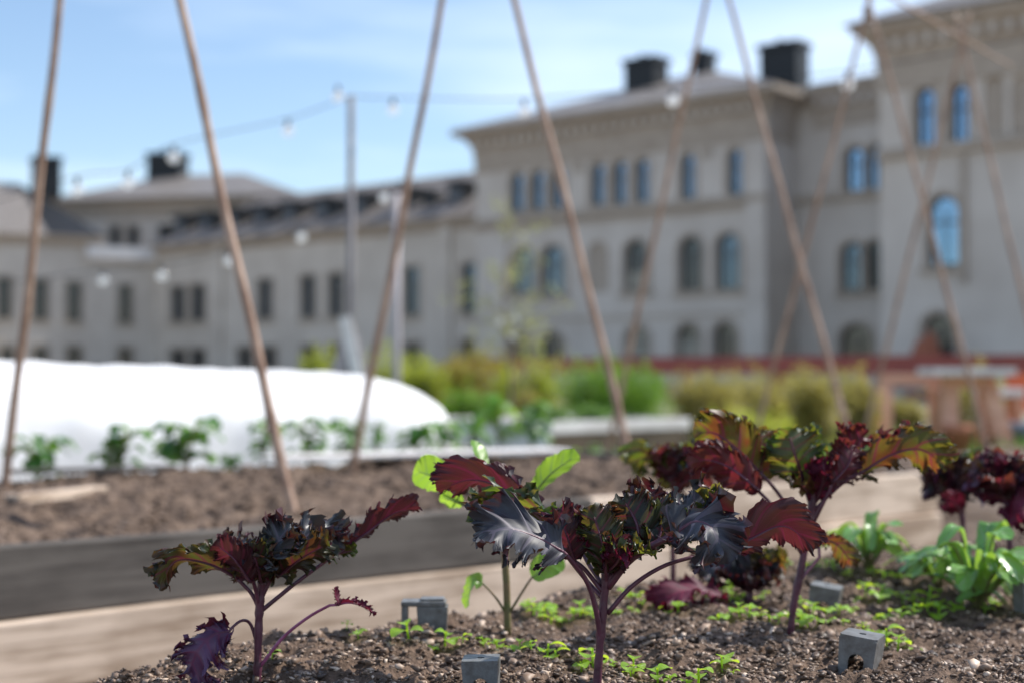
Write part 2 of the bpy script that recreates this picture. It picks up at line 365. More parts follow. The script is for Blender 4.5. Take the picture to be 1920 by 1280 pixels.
# ------------------------------------------------------------------ buildings
DF = Vector((.759, -.651, 0)); NF = Vector((.651, .759, 0)); AF = math.atan2(-.651, .759)
class Facade:
    """a building in its own frame: u to the right along the wall, v inward, z up"""
    def __init__(s, O, ang, name, label, cat='building'):
        s.O = Vector((O[0], O[1], 0)); s.a = ang
        s.d = Vector((math.cos(ang), math.sin(ang), 0)); s.n = Vector((-math.sin(ang), math.cos(ang), 0))
        s.e = empty(name, s.O, ang, label, cat); s.holes = {}
    def at(s, px, py, v=0.0):
        a, y, z = ray(px, py); r = Vector((a, y, 0)); q = s.O + s.n * v
        k = q.dot(s.n) / r.dot(s.n); p = r * k - q
        return p.dot(s.d), CAMZ + z * k
    def wall(s, u0, u1, z1, v=0, depth=10, holes=(), mat=None, th=.35, name='wall'):
        m = MB(); vs, fs = poly_extrude([(u0, -.2), (u1, -.2), (u1, z1), (u0, z1)], holes, th)
        m.add([(x, y + v + th / 2, z) for x, y, z in vs], fs)
        m.box(((u0 + .17), v + depth / 2 + th / 2 + .005, z1 / 2), (.34, depth - th, z1)); m.box(((u1 - .17), v + depth / 2 + th / 2 + .005, z1 / 2), (.34, depth - th, z1))
        m.box(((u0 + u1) / 2, v + depth, z1 / 2), (u1 - u0 + .01, .34, z1))
        # floors inside, so the openings look into dark rooms
        return m.build(name, mat or M_plaster, s.e)
    def window(s, px, w, y0, y1, arched=True, v=0, glass=None, curtain=0.0, sill=True, blind=False):
        u, zt = s.at(px, y0, v); _, zb = s.at(px, y1, v); ul, _ = s.at(px - w / 2, y0, v); ur, _ = s.at(px + w / 2, y0, v)
        hw = (ur - ul) / 2; c = (ul + ur) / 2
        def outl(k):
            o = [(c - hw + k, zb + k), (c + hw - k, zb + k)]
            if arched:
                r = hw - k
                o += [(c + r * math.cos(t), zt - hw + r * math.sin(t)) for t in np.linspace(0, math.pi, 11)]
            else: o += [(c + hw - k, zt - k), (c - hw + k, zt - k)]
            return o
        hole = outl(0)
        if blind:
            vs, fs = poly_extrude(outl(.0), [], .1); m = MB(); m.add([(x, y + v + .16, z) for x, y, z in vs], fs); m.build('blind_arch', M_trim, s.e); return hole
        fr = MB(); vs, fs = poly_extrude(outl(.01), [outl(.09)], .1); fr.add([(x, y + v + .22, z) for x, y, z in vs], fs)
        fr.box((c, v + .22, (zt + zb) / 2 - hw * .3), (.07, .08, zt - zb - hw)); fr.box((c, v + .225, zb + (zt - zb) * .62), (2 * hw - .2, .075, .07))
        f = fr.build('window', M_frame, s.e)
        pn = MB(); vs, fs = poly_extrude(outl(.05), [], .02); pn.add([(x, y + v + .24, z) for x, y, z in vs], fs); pn.build('pane', glass or M_glass_mid, f)
        if curtain:
            cb = MB(); cb.box((c, v + .215, zb + (zt - zb) * curtain / 2), ((2 * hw - .2), .02, (zt - zb) * curtain)); cb.build('curtain', M_curtain, f)
        # surround
        sr = MB(); 
        def outer(k):
            o = [(c - hw - k, zb - .02), (c + hw + k, zb - .02)]
            if arched: o += [(c + (hw + k) * math.cos(t), zt - hw + (hw + k) * math.sin(t)) for t in np.linspace(0, math.pi, 11)]
            else: o += [(c + hw + k, zt + k), (c - hw - k, zt + k)]
            return o
        inn = outl(0); inn = [(x, z if i > 1 else z + .003) for i, (x, z) in enumerate(inn)]
        vs, fs = poly_extrude(outer(.16), [inn], .06); sr.add([(x, y + v - .032, z) for x, y, z in vs], fs)
        if sill: sr.box((c, v - .08, zb - .09), (2 * hw + .5, .2, .12))
        sr.build('surround', M_trim, f)
        return hole
    def ring(s, u0, u1, v0, v1, prof, name, mat):
        m = MB(); vs = []
        for o, z in prof: vs += [(u0 - o, v0 - o, z), (u1 + o, v0 - o, z), (u1 + o, v1 + o, z), (u0 - o, v1 + o, z)]
        k = len(prof); fs = [(i * 4 + j, i * 4 + (j + 1) % 4, i * 4 + 4 + (j + 1) % 4, i * 4 + 4 + j) for i in range(k - 1) for j in range(4)]
        fs += [(3, 2, 1, 0), tuple(4 * (k - 1) + j for j in range(4))]
        return m.add(vs, fs).build(name, mat, s.e)
    def cornice(s, u0, u1, v0, v1, z, out=.8, drop=1.9, dent=True):
        c = s.ring(u0, u1, v0, v1, [(.02, z - drop), (.06, z - drop), (.08, z - drop + .1), (.05, z - drop + .12), (.1, z - .95), (.22, z - .6), (.45, z - .32), (out, z - .2), (out + .04, z - .2), (out + .06, z), (out, z + .06)], 'cornice', M_trim)
        if dent:
            m = MB(); n = int((u1 - u0) / .5)
            for i in range(n): m.box((u0 + (i + .5) * (u1 - u0) / n, v0 - .26, z - .62), (.2, .34, .3))
            m.build('bracket_row', M_plaster, c)
    def hip(s, u0, u1, v0, v1, z, rise, ov=.85, name='roof', mat=None):
        m = MB(); h = (v1 - v0) / 2 + ov; a, b, c, d = u0 - ov, u1 + ov, v0 - ov, v1 + ov; k = min(h, (b - a) / 2 - .1)
        m.add([(a, c, z), (b, c, z), (b, d, z), (a, d, z), (a + k, c + h, z + rise), (b - k, c + h, z + rise)],
              [(0, 1, 5, 4), (1, 2, 5), (2, 3, 4, 5), (3, 0, 4), (3, 2, 1, 0)])
        return m.build(name, mat or M_roof, s.e)
    def chimney(s, px0, px1, ytop, v, zb, parent=None, dv=1.1):
        u0, zt = s.at(px0, ytop, v); u1, _ = s.at(px1, ytop, v); m = MB()
        m.box(((u0 + u1) / 2, v, (zt + zb) / 2), (u1 - u0, dv, zt - zb)); m.box(((u0 + u1) / 2, v, zt - .12), (u1 - u0 + .2, dv + .2, .24))
        m.box(((u0 + u1) / 2 - .2, v, zt + .12), (.25, .25, .24))
        m.build('chimney', M_slate, parent)

# --- the three-storey block in the middle
CR = Vector((9.9, 55, 0)); OL = CR - DF * 15.2
B = Facade(OL, AF, 'palace_building', 'pale three-storey palace block with arched windows and black chimneys in the middle of the photo')
holes = []
for px, yt, yb in ((970, 325, 397), (1008, 320, 394), (1046, 315, 391), (1121, 307, 386), (1162, 302, 384), (1204, 298, 381), (1290, 289, 374), (1378, 280, 367)):
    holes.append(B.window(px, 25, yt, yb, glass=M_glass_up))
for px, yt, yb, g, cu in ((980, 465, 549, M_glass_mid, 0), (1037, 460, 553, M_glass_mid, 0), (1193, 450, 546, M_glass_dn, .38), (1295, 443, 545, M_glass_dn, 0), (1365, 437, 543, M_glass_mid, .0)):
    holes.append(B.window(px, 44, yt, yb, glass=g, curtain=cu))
holes.append(B.window(1121, 42, 452, 549, blind=True))
for px, yt, cu in ((978, 624, 0), (1035, 621, 0), (1195, 611, .9), (1290, 607, .7), (1360, 604, 0)):
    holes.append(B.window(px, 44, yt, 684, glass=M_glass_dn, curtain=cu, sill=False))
ztop = B.at(1440, 168)[1]
wB = B.wall(0, 15.2, ztop, depth=13, holes=holes)
B.cornice(0, 15.2, 0, 13, ztop)
rfB = B.hip(0, 15.2, 0, 13, ztop + .07, 2.6)
zs = B.at(1300, 382)[1]; m = MB(); m.box((7.6, -.11, zs), (15.4, .2, .28)); m.box((7.6, -.07, zs - .3), (15.3, .1, .12)); m.build('string_course', M_trim, B.e)
zs2 = B.at(1300, 585)[1]; m = MB(); m.box((7.6, -.07, zs2), (15.3, .12, .15)); m.build('string_course', M_plaster, B.e)
for u in (14.75, ): m = MB(); m.box((u, -.09, ztop / 2 - 1), (.9, .16, ztop - 2.0)); m.build('pilaster', M_plaster, B.e)
for px, py in ((1085, 315), (1325, 287)):
    u, z = B.at(px, py); m = MB(); m.box((u, -.05, z), (.5, .08, .35)); m.build('plaque', M_trim, B.e)
B.chimney(1184, 1240, 117, 4.6, ztop + 1.0, rfB); B.chimney(1308, 1335, 103, 7, ztop + 1.6, rfB, .7)

# --- the recessed link with darker wall
Lk = Facade(CR + NF * 2.2, AF, 'link_building', 'narrow shaded recessed house wing joining the palace block to the corner tower')
hl = []
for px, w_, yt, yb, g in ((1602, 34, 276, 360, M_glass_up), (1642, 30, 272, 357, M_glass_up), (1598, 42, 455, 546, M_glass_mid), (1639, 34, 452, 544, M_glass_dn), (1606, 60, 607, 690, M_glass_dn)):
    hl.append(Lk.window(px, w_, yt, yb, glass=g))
zl = Lk.at(1580, 160)[1]
Lk.wall(.02, 8, zl, depth=9, holes=hl); Lk.cornice(.95, 8, 0, 9, zl, .5, 1.6)
rl = Lk.hip(1.6, 8, 0, 9, zl + .07, 1.3, .6)
zs = Lk.at(1580, 368)[1]; m = MB(); m.box((4, -.11, zs), (7.9, .2, .28)); m.build('string_course', M_trim, Lk.e)
Lk.chimney(1436, 1506, 90, 4.5, zl - .5, rl)

# --- corner tower block at the right
T = Facade((11.42, 44), AF, 'corner_tower_building', 'tall pale corner block at the right edge with deep cornice and blue arched windows')
ht = []
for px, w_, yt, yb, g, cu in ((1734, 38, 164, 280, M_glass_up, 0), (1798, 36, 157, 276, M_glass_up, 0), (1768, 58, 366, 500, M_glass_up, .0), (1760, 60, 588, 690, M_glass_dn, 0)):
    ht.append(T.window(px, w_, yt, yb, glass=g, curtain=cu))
for px in (1864, 1915): ht.append(T.window(px, 40, 140, 268, blind=True))
zt = T.at(1660, 52)[1]
T.wall(0, 13, zt, depth=12, holes=ht); T.cornice(0, 13, 0, 12, zt, .62, 2.0); T.hip(0, 13, 0, 12, zt + .07, 3)
zs = T.at(1700, 286)[1]; m = MB(); m.box((6.5, -.11, zs), (13.1, .2, .28)); m.build('string_course', M_trim, T.e)
u, z0 = T.at(1808, 290); z1 = T.at(1808, 530)[1]; m = MB(); m.box((u, -.1, (z0 + z1) / 2), (.14, .12, z0 - z1)); m.build('downpipe', M_trim, T.e)

# --- the long low wing running left
OW = CR + NF * 3.0 - DF * 44
W = Facade(OW, AF, 'long_wing_building', 'long low beige wing with dormers in its dark roof behind the white tunnel')
W.O = OW
hw_ = []
for px, yt, yb in ((334, 537, 602), (371, 534, 601), (497, 524, 598), (578, 517, 596), (630, 513, 594), (772, 501, 591), (880, 494, 588)):
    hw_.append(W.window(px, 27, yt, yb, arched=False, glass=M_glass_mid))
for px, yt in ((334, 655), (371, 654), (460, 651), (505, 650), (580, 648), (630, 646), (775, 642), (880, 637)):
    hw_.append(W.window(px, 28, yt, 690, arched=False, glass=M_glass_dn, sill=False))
u290 = W.at(291, 500)[0]; u900 = W.at(960, 500)[0]; zw = W.at(600, 436)[1]
W.wall(u290, u900, zw, depth=11, holes=hw_, mat=M_plaster2)
W.ring(u290, u900, 0, 11, [(.02, zw - .5), (.08, zw - .5), (.3, zw - .15), (.5, zw), (.5, zw + .1)], 'cornice', M_trim)
m = MB(); rz_ = 3.3
m.add([(u290, -.55, zw + .1), (u900, -.55, zw + .1), (u900, 5.5, zw + rz_), (u290 + 3, 5.5, zw + rz_), (u900, 11, zw + .1), (u290, 11, zw + .1)], [(0, 1, 2, 3), (3, 2, 4, 5), (0, 3, 5)])
rw = m.build('roof', M_roof_warm, W.e)
for i, px in enumerate((355, 402, 452, 505, 560, 620, 690, 775, 872)):
    u, _ = W.at(px, 430, 1.8); zc = zw + 1.35; m = MB()
    m.box((u, 2.1, zc - .1), (1.15, 1.9, 1.35)); m.box((u, 2.0, zc + .65), (1.5, 2.2, .16)); d = m.build('dormer', M_slate, rw)
    m = MB(); m.box((u, 1.12, zc - .05), (.7, .06, .9)); m.build('dormer_window', M_dormer, d)
    if i % 2 == 0:
        m = MB(); m.box((u - 1.9, 1.9, zw + 1.15), (.9, 1.4, .9)); m.build('skylight', M_slate, rw)
W.chimney(533, 548, 372, 5.5, zw + 2.5, rw, .6); W.chimney(752, 772, 345, 5.5, zw + 2.5, rw, .6)
for px in (412, 838): u, _ = W.at(px, 500); m = MB(); m.box((u, -.1, zw / 2), (.7, .2, zw - .6)); m.build('pilaster', M_plaster2, W.e)

# --- hip-roofed pavilion behind the corner
Hp = Facade(P(188, 600, 93).to_2d().to_3d(), R(-12), 'pavilion_building', 'pavilion with broad grey hipped roof rising behind the left corner of the courtyard')
hh = [Hp.window(px, 20, 425, 476, arched=False, glass=M_glass_mid) for px in (216, 250)]
u1 = Hp.at(545, 400)[0]; zh = Hp.at(300, 376)[1]
Hp.wall(-3.2, u1, zh, depth=11, holes=hh)
Hp.ring(-3.2, u1, 0, 11, [(.02, zh - 1.2), (.1, zh - .6), (.4, zh - .1), (.6, zh), (.6, zh + .1)], 'cornice', M_trim)
rh = Hp.hip(-3.2, u1, 0, 11, zh + .12, 2.3, .8)
Hp.chimney(284, 346, 290, 5.5, zh + 2, rh, 1.4)

# --- left wing, wall turned towards the right
AL = R(27); dl = Vector((math.cos(AL), math.sin(AL), 0)); cor = OW + DF * u290
LW = Facade(cor - dl * 26, AL, 'left_wing_building', 'beige side wing with grey and black roof at the left edge of the photo')
hlw = []
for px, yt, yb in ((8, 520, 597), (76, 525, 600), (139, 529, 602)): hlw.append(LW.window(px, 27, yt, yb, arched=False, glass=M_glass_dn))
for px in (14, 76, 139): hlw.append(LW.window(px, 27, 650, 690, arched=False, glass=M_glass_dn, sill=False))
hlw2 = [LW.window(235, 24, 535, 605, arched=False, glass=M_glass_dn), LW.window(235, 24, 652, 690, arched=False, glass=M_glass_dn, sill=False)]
ue = LW.at(180, 500)[0]; zlw = LW.at(100, 445)[1]; zt2 = LW.at(225, 482)[1]
LW.wall(0, ue, zlw, depth=9, holes=hlw, mat=M_plaster2); LW.wall(ue + .02, 26, zt2, depth=6, holes=hlw2, mat=M_plaster2, name='terrace_wall')
LW.ring(0, ue, 0, 9, [(.02, zlw - .5), (.08, zlw - .5), (.3, zlw - .15), (.5, zlw), (.5, zlw + .1)], 'cornice', M_trim)
m = MB(); m.box(((ue + 26) / 2 - .3, .2, zt2 + .2), (26 - ue + .6, 1.2, .75)); m.build('balcony_ledge', M_wood_pale, LW.e)
us = LW.at(88, 440)[0]; ul0 = -2; m = MB()
m.add([(ul0, -.5, zlw + .1), (us, -.5, zlw + .1), (us - 1.0, 4.5, zlw + 3.6), (ul0, 4.5, zlw + 3.6), (us, 9.4, zlw + .1), (ul0, 9.4, zlw + .1)], [(0, 1, 2, 3), (3, 2, 4, 5)])
r1 = m.build('roof', M_roof, LW.e)
m = MB(); m.add([(us, -.5, zlw + .11), (ue + .5, -.5, zlw + .11), (ue + .5, 9.4, zlw + .11), (us, 9.4, zlw + .11), (us - 1, 4.5, zlw + 3.62)], [(0, 1, 4), (1, 2, 4), (2, 3, 4)]); m.build('roof_end', M_slate, LW.e)
LW.chimney(62, 111, 295, 4.5, zlw + 2.8, r1, 1.6)

# ------------------------------------------------------------------ raised beds
BD = Vector((.752, .660, 0)); BN = Vector((-.660, .752, 0)); B0 = Vector((-.9, 2.5, 0)); BA = math.atan2(.66, .752)
def bp(s, p, z=0): return B0 + BD * s + BN * p + Vector((0, 0, z))
def inbed(q):
    d = Vector((q[0], q[1], 0)) - B0; return d.dot(BD), d.dot(BN)
def plank(name, s0, s1, p, z0, h, th, mat, parent, along=True, seed=0, warp=.004):
    """board standing on edge; local x runs along the grain"""
    L_ = s1 - s0; n = max(4, int(L_ / .08)); m = MB(); vs = []
    r = random.Random(seed)
    ph = r.random() * 9
    for i in range(n + 1):
        x = -L_ / 2 + L_ * i / n; wv = warp * math.sin(x * 1.7 + ph) ; wz = warp * .7 * math.sin(x * 2.9 + ph * 2)
        b_ = .004
        prof = [(-th / 2, b_), (-th / 2 + b_, 0), (th / 2 - b_, 0), (th / 2, b_), (th / 2, h - b_), (th / 2 - b_, h), (-th / 2 + b_, h), (-th / 2, h - b_)]
        for y, z in prof: vs.append((x, y + wv, z + wz * (z / h)))
    fs = [(i * 8 + k, (i + 1) * 8 + k, (i + 1) * 8 + (k + 1) % 8, i * 8 + (k + 1) % 8) for i in range(n) for k in range(8)]
    fs += [tuple(range(8)), tuple(n * 8 + k for k in range(8))[::-1]]
    m.add(vs, fs)
    c = (s0 + s1) / 2
    if along: loc = bp(c, p, z0); rz = BA
    else: loc = bp(p, c, z0); rz = BA + math.pi / 2
    return m.build(name, mat, parent, loc - parent.location, rz)
def bed(name, label, s0, s1, p0, p1, ztop, planks, soil_z, mat_soil, rough=.02, res=.02, group=None, moundy=.02, split=None):
    e = empty(name, bp((s0 + s1) / 2, (p0 + p1) / 2, 0), 0, label, 'raised bed', group)
    z = ztop
    for k, (h, mt, off) in enumerate(planks):
        z0 = z - h + .002
        if k == 0 and split:
            plank('plank', s0, split, p0 - off, z0, h - .004, .032, mt, e, True, k); plank('plank', split + .004, s1, p0 - off, z0 + .001, h - .006, .032, M_wood_new, e, True, k + 3)
        else: plank('plank', s0, s1, p0 - off, z0, h - .004, .032, mt, e, True, k)
        plank('plank', s0, s1, p1 + off, z0 - (.03 if k == 0 else 0.001) - .0, h - .004, .032, mt, e, True, k + 5)
        plank('plank', p0 + .018 - off, p1 - .018 + off, s0 + .016, z0, h - .006, .032, mt, e, False, k + 7)
        plank('plank', p0 + .018 - off, p1 - .018 + off, s1 - .016, z0, h - .006, .032, mt, e, False, k + 9)
        z -= h
    ns = int((s1 - s0) / res); npp = int((p1 - p0) / res)
    sg, pg = np.meshgrid(np.linspace(s0 + .02, s1 - .02, ns), np.linspace(p0 + .015, p1 - .015, npp), indexing='ij')
    ed = np.minimum(np.minimum(sg - s0, s1 - sg), np.minimum(pg - p0, p1 - pg)); ed = np.clip(ed / .12, 0, 1)
    Z = soil_z + fbm(sg, pg, 3, 3) * moundy * 2 * ed + fbm(sg + 5, pg, 16, 4, .6) * rough + moundy * ed
    X = B0.x + BD.x * sg + BN.x * pg - e.location.x; Y = B0.y + BD.y * sg + BN.y * pg - e.location.y
    V = np.stack([X, Y, Z], -1).reshape(-1, 3); i = np.arange(ns * npp).reshape(ns, npp)
    F = np.stack([i[:-1, :-1], i[1:, :-1], i[1:, 1:], i[:-1, 1:]], -1).reshape(-1, 4)
    np_mesh('soil', V, F, mat_soil, e)
    return e
PL3 = [(.132, M_wood_grey, .0), (.132, M_wood_new, .012), (.18, M_wood_new, .012)]
bed('raised_bed', 'raised bed behind the kale with a dark grey plank above pale planks and open soil', -1.6, 2.94, 0, 1.75, .45, PL3, .415, M_soil_far, .034, .016, 'raised beds', split=1.44)
bed('raised_bed', 'second raised bed along the same row holding the right-hand bamboo canes', 3.62, 7.4, .1, 1.5, .37, [(.132, M_wood_new, 0), (.132, M_wood_new, .006), (.10, M_wood_new, 0)], .34, M_soil_far, .03, .04, 'raised beds')

# pale bed further back
def box_bed(px0, px1, Y, z1, h, dep, label, mat):
    a = Vector((0, 0, 0)); b = Vector((1.28, 0, 0)); e = empty('raised_bed', (.34, 9.87, 0), R(40), label, 'raised bed', 'raised beds')
    for yy in (0, dep):
        m = MB(); m.box((0, yy - dep / 2, z1 - h / 2), (b.x - a.x, .04, h)); m.build('plank', mat, e, bevel=.004)
        m = MB(); m.box((0, yy - dep / 2, (z1 - h) / 2), (b.x - a.x - .02, .035, z1 - h - .01)); m.build('plank', wood('dark_brown_plank', (.06, .045, .03), (.13, .095, .065), knots=False), e)  # lower boards are a darker brown than the top board
    for xx in (-(b.x - a.x) / 2 + .02, (b.x - a.x) / 2 - .02):
        m = MB(); m.box((xx, 0, z1 / 2), (.036, dep - .05, z1 - .01)); m.build('plank', mat, e)
    m = MB(); m.box((0, 0, z1 / 2 - .03), (b.x - a.x - .1, dep - .06, z1 - .06)); m.build('soil', M_soil_far, e); return e
box_bed(985, 1370, 9.3, .446, .075, 1.2, 'bleached white plank bed beyond the aisle, in front of the bright green bush', M_wood_pale)

# near bed (the one the kale grows in)
SN0 = -1.05                                             # its far edge lies this far in front of the grey bed's front
def soilh(x, y):
    d0 = (x - B0.x) * BD.x + (y - B0.y) * BD.y; p = (x - B0.x) * BN.x + (y - B0.y) * BN.y
    ed = np.clip((SN0 - p) / .05, 0, 1); ed = ed * ed * (3 - 2 * ed)
    return .45 - .09 * np.clip(-.12 - d0, 0, .4) - .014 * (1 - ed) + fbm(d0, p, 5, 3) * .022 + fbm(d0 + 3, p, 34, 3, .6) * .016
NB = empty('raised_bed', (.4, 1.3, 0), 0, 'near planting bed of crumbly dark soil in the foreground where the purple kale grows', 'raised bed', 'raised beds')
sg, pg = np.meshgrid(np.arange(-2.1, 2.6, .0065), np.arange(-2.3, SN0, .0065), indexing='ij')
X = B0.x + BD.x * sg + BN.x * pg; Y = B0.y + BD.y * sg + BN.y * pg
Zs = soilh(X, Y)
V = np.stack([X - .4, Y - 1.3, Zs], -1).reshape(-1, 3); i = np.arange(X.size).reshape(X.shape)
F = np.stack([i[:-1, :-1], i[1:, :-1], i[1:, 1:], i[:-1, 1:]], -1).reshape(-1, 4)
np_mesh('soil', V, F, M_soil, NB)
for k, z0 in enumerate((.28, .145, .01)):
    plank('plank', -2.1, 2.6, SN0 + .02, z0, .13, .032, M_wood_new, NB, True, 20 + k)
    plank('plank', -2.1, 2.6, -2.33, z0, .13, .032, M_wood_new, NB, True, 24 + k)
    plank('plank', -2.3, SN0, 2.62, z0, .13, .032, M_wood_new, NB, False, 28 + k)
    plank('plank', -2.3, SN0, -2.12, z0, .13, .032, M_wood_new, NB, False, 32 + k)

# crumbs: small irregular lumps lying on the soil
def crumbs(name, cx, cy, cz, rad, mat, label):
    t = (1 + 5 ** .5) / 2
    ico = np.array([(-1, t, 0), (1, t, 0), (-1, -t, 0), (1, -t, 0), (0, -1, t), (0, 1, t), (0, -1, -t), (0, 1, -t), (t, 0, -1), (t, 0, 1), (-t, 0, -1), (-t, 0, 1)]) / 1.9
    fc = np.array([(0, 11, 5), (0, 5, 1), (0, 1, 7), (0, 7, 10), (0, 10, 11), (1, 5, 9), (5, 11, 4), (11, 10, 2), (10, 7, 6), (7, 1, 8), (3, 9, 4), (3, 4, 2), (3, 2, 6), (3, 6, 8), (3, 8, 9), (4, 9, 5), (2, 4, 11), (6, 2, 10), (8, 6, 7), (9, 8, 1)])
    n = len(cx); v = ico[None] * (1 + rng.uniform(-.55, .5, (n, 12, 1)))
    v = v * rng.uniform(.45, 1.3, (n, 1, 3)) * np.array([1.15, .9, .5]); th = rng.uniform(0, 6.28, n); c, s_ = np.cos(th)[:, None], np.sin(th)[:, None]
    x = v[..., 0] * c - v[..., 1] * s_; y = v[..., 0] * s_ + v[..., 1] * c; z = v[..., 2]
    t2 = rng.uniform(-1, 1, n); c, s_ = np.cos(t2)[:, None], np.sin(t2)[:, None]; y, z = y * c - z * s_, y * s_ + z * c
    V = np.stack([x * rad[:, None] + cx[:, None], y * rad[:, None] + cy[:, None], z * rad[:, None] + cz[:, None]], -1).reshape(-1, 3)
    F = (fc[None] + 12 * np.arange(n)[:, None, None]).reshape(-1, 3)
    o = np_mesh(name, V, F, mat, None, smooth=False); tag(o, label, 'soil', kind='stuff'); return o
def wedge_points(n, y0, y1, lim=.42):
    """more crumbs where the bed is near"""
    y = y0 * (y1 / y0) ** rng.random(n); x = y * rng.uniform(-lim, lim, n); return x, y
x, y = wedge_points(80000, 1.15, 2.9)
p = (x - B0.x) * BN.x + (y - B0.y) * BN.y; d0 = (x - B0.x) * BD.x + (y - B0.y) * BD.y
dens = vnoise(d0 * 9, p * 9) + .5
k = (p < SN0 - .005) & (rng.random(len(x)) < .35 + .8 * dens); x, y = x[k], y[k]
rad = np.exp(rng.normal(math.log(.0020), .5, len(x))).clip(.0008, .0065)
crumbs('soil_crumbs', x, y, soilh(x, y) + rad * .25, rad, M_crumb, 'loose crumbs and grit lying on the near bed')
s_ = rng.uniform(-1.5, 2.9, 9000); q_ = rng.uniform(.03, 1.72, 9000); x = B0.x + BD.x * s_ + BN.x * q_; y = B0.y + BD.y * s_ + BN.y * q_
ed = np.clip(np.minimum(q_, 1.75 - q_) / .12, 0, 1)
z = .415 + fbm(s_, q_, 3, 3) * .04 * ed + fbm(s_ + 5, q_, 16, 4, .6) * .034 + .02 * ed
crumbs('soil_crumbs', x, y, z, np.exp(rng.normal(math.log(.0055), .5, 9000)).clip(.003, .03), M_soil_far, 'dry clods lying on the bed behind the grey plank')

# lath lying in the far bed, and pale batten along its rear edge
a = G(20, 936, .452); b = G(188, 918, .452)
m = MB(); ln = (b - a).length; m.box((0, 0, 0), (ln, .05, .022)); tag(m.build('wooden_lath', M_wood_new, None, (a + b) / 2, math.atan2(b.y - a.y, b.x - a.x), bevel=.002), 'short pale wooden lath lying on the soil behind the grey plank', 'lath')
for i, (x0, x1, yy, dz) in enumerate(((20, 330, 884, .0), (500, 830, 858, .01), (800, 1050, 850, .012))):
    a = G(x0, yy, .47 + dz); b = G(x1, yy - (x1 - x0) * .03, .47 + dz); m = MB(); m.box((0, 0, 0), ((b - a).length, .16 if i else .05, .012))
    tag(m.build('irrigation_batten', M_wood_pale if i else M_wood_grey, None, (a + b) / 2, math.atan2(b.y - a.y, b.x - a.x), bevel=.002), ['pale batten on the rear edge of the bed, at the left edge of the photo', 'pale batten on the rear edge of the bed in front of the white tunnel', 'pale batten on the rear edge of the bed, just right of the tunnel end'][i], 'batten', 'battens on the rear edge')

# ------------------------------------------------------------------ white fleece tunnel on its bed
hwid = .60
TO = P(0, 700, 5.9); TO.z = 0; TO = TO - BD * 1.2
e = empty('tunnel_bed', TO + BD * 1.775, 0, 'low timber frame bed under the white fleece tunnel', 'raised bed')
tl = 3.38
ns, nc_ = 160, 40; V = []
for i in range(ns):
    s = tl * i / (ns - 1)
    endf = max(0, (s - (tl - .7)) / .7); sc = math.sqrt(max(0, 1 - endf ** 2.6))
    hgt = (.80 - .43 + .006 * abs(math.cos(s * math.pi / .6))) * (1 - .17 * max(0, s - 1.0) / 2.3) * max(.001, sc)
    wid = hwid * max(.001, sc ** .7)
    for j in range(nc_):
        th = math.pi * j / (nc_ - 1)
        r_ = 1 + .010 * math.sin(s * 31 + j * .7) * math.sin(th * 3) + .012 * abs(math.sin(s * math.pi / .6)) * math.sin(th * 2) ** 2 + .012 * math.sin(s * 9 - th * 6)
        cx = math.copysign(abs(math.cos(th)) ** .8, math.cos(th))
        q = BD * (s - 1.775) + BN * (wid * cx * r_) + Vector((0, 0, .43 + hgt * math.sin(th) ** .85 * r_ - (.13 if j in (0, nc_ - 1) else 0)))
        V.append(q)
idx = np.arange(ns * nc_).reshape(ns, nc_); F = np.stack([idx[:-1, :-1], idx[:-1, 1:], idx[1:, 1:], idx[1:, :-1]], -1).reshape(-1, 4)
tun = empty('fleece_tunnel', TO + BD * 1.775 + Vector((0, 0, 0)), 0, 'long low white fleece tunnel over hoops with rounded end, behind the row of leafy plants', 'garden tunnel')
o = np_mesh('fleece_cover', np.array([list(v) for v in V]), F, M_fleece, tun)
for k in range(5):
    s = -1.6 + k * .62; m = MB()
    m.tube([BD * s + BN * (hwid * .97 * math.cos(t)) + Vector((0, 0, .43 + .33 * math.sin(t))) for t in np.linspace(0, math.pi, 16)], .008, 6); m.build('hoop', M_black, tun)
for p_ in (-hwid + .06, hwid - .06):
    m = MB(); m.box((0, 0, .20), (tl - .2, .035, .40)); m.build('plank', M_wood_pale, e, BN * p_ - BD * .1, BA)
for s in (-1.78, 1.6):
    m = MB(); m.box((0, 0, .20), (.035, 2 * hwid - .18, .398)); m.build('plank', M_wood_pale, e, BD * s, BA)
m = MB(); m.box((0, 0, .18), (tl - .3, 2 * hwid - .2, .36)); m.build('soil', M_soil_far, e, -BD * .1, BA)

# ------------------------------------------------------------------ bamboo canes
def cane(a, b, r0, r1, label, seed):
    r = random.Random(seed); a, b = Vector(a), Vector(b); n = 40; pts = []; rad = []
    ln = (b - a).length; side = (b - a).cross(Vector((0, 1, 0))).normalized(); bow = r.uniform(-.012, .012); k0 = r.random()
    for i in range(n + 1):
        t = i / n; q = a.lerp(b, t) - a + side * bow * math.sin(math.pi * t) + side * .002 * math.sin(t * 23 + k0 * 6)
        pts.append(q); rr = r0 + (r1 - r0) * t
        f = (t * ln / .27 + k0) % 1; rad.append(rr * (1.14 if f < .09 else 1))
    m = MB(); m.tube(pts, rad, 10); o = m.build('bamboo_cane', M_cane, None, a, 0, True)
    return tag(o, label, 'bamboo cane', 'bamboo canes tied as trellis frames over the beds')
ZB = .41
def cpx(bot, Yb, top, Yt, r0, label, seed, ext=1.0, zb=ZB):
    # foot stands on the soil at depth Yb; the second point lies on the cane at depth Yt
    a0 = P(bot[0], bot[1], Yb); b = P(top[0], top[1], Yt); b = a0 + (b - a0) * ext
    a = a0 + (b - a0) * ((zb - .06 - a0.z) / (b.z - a0.z))
    return cane(a, b, r0, r0 * .72, label, seed)
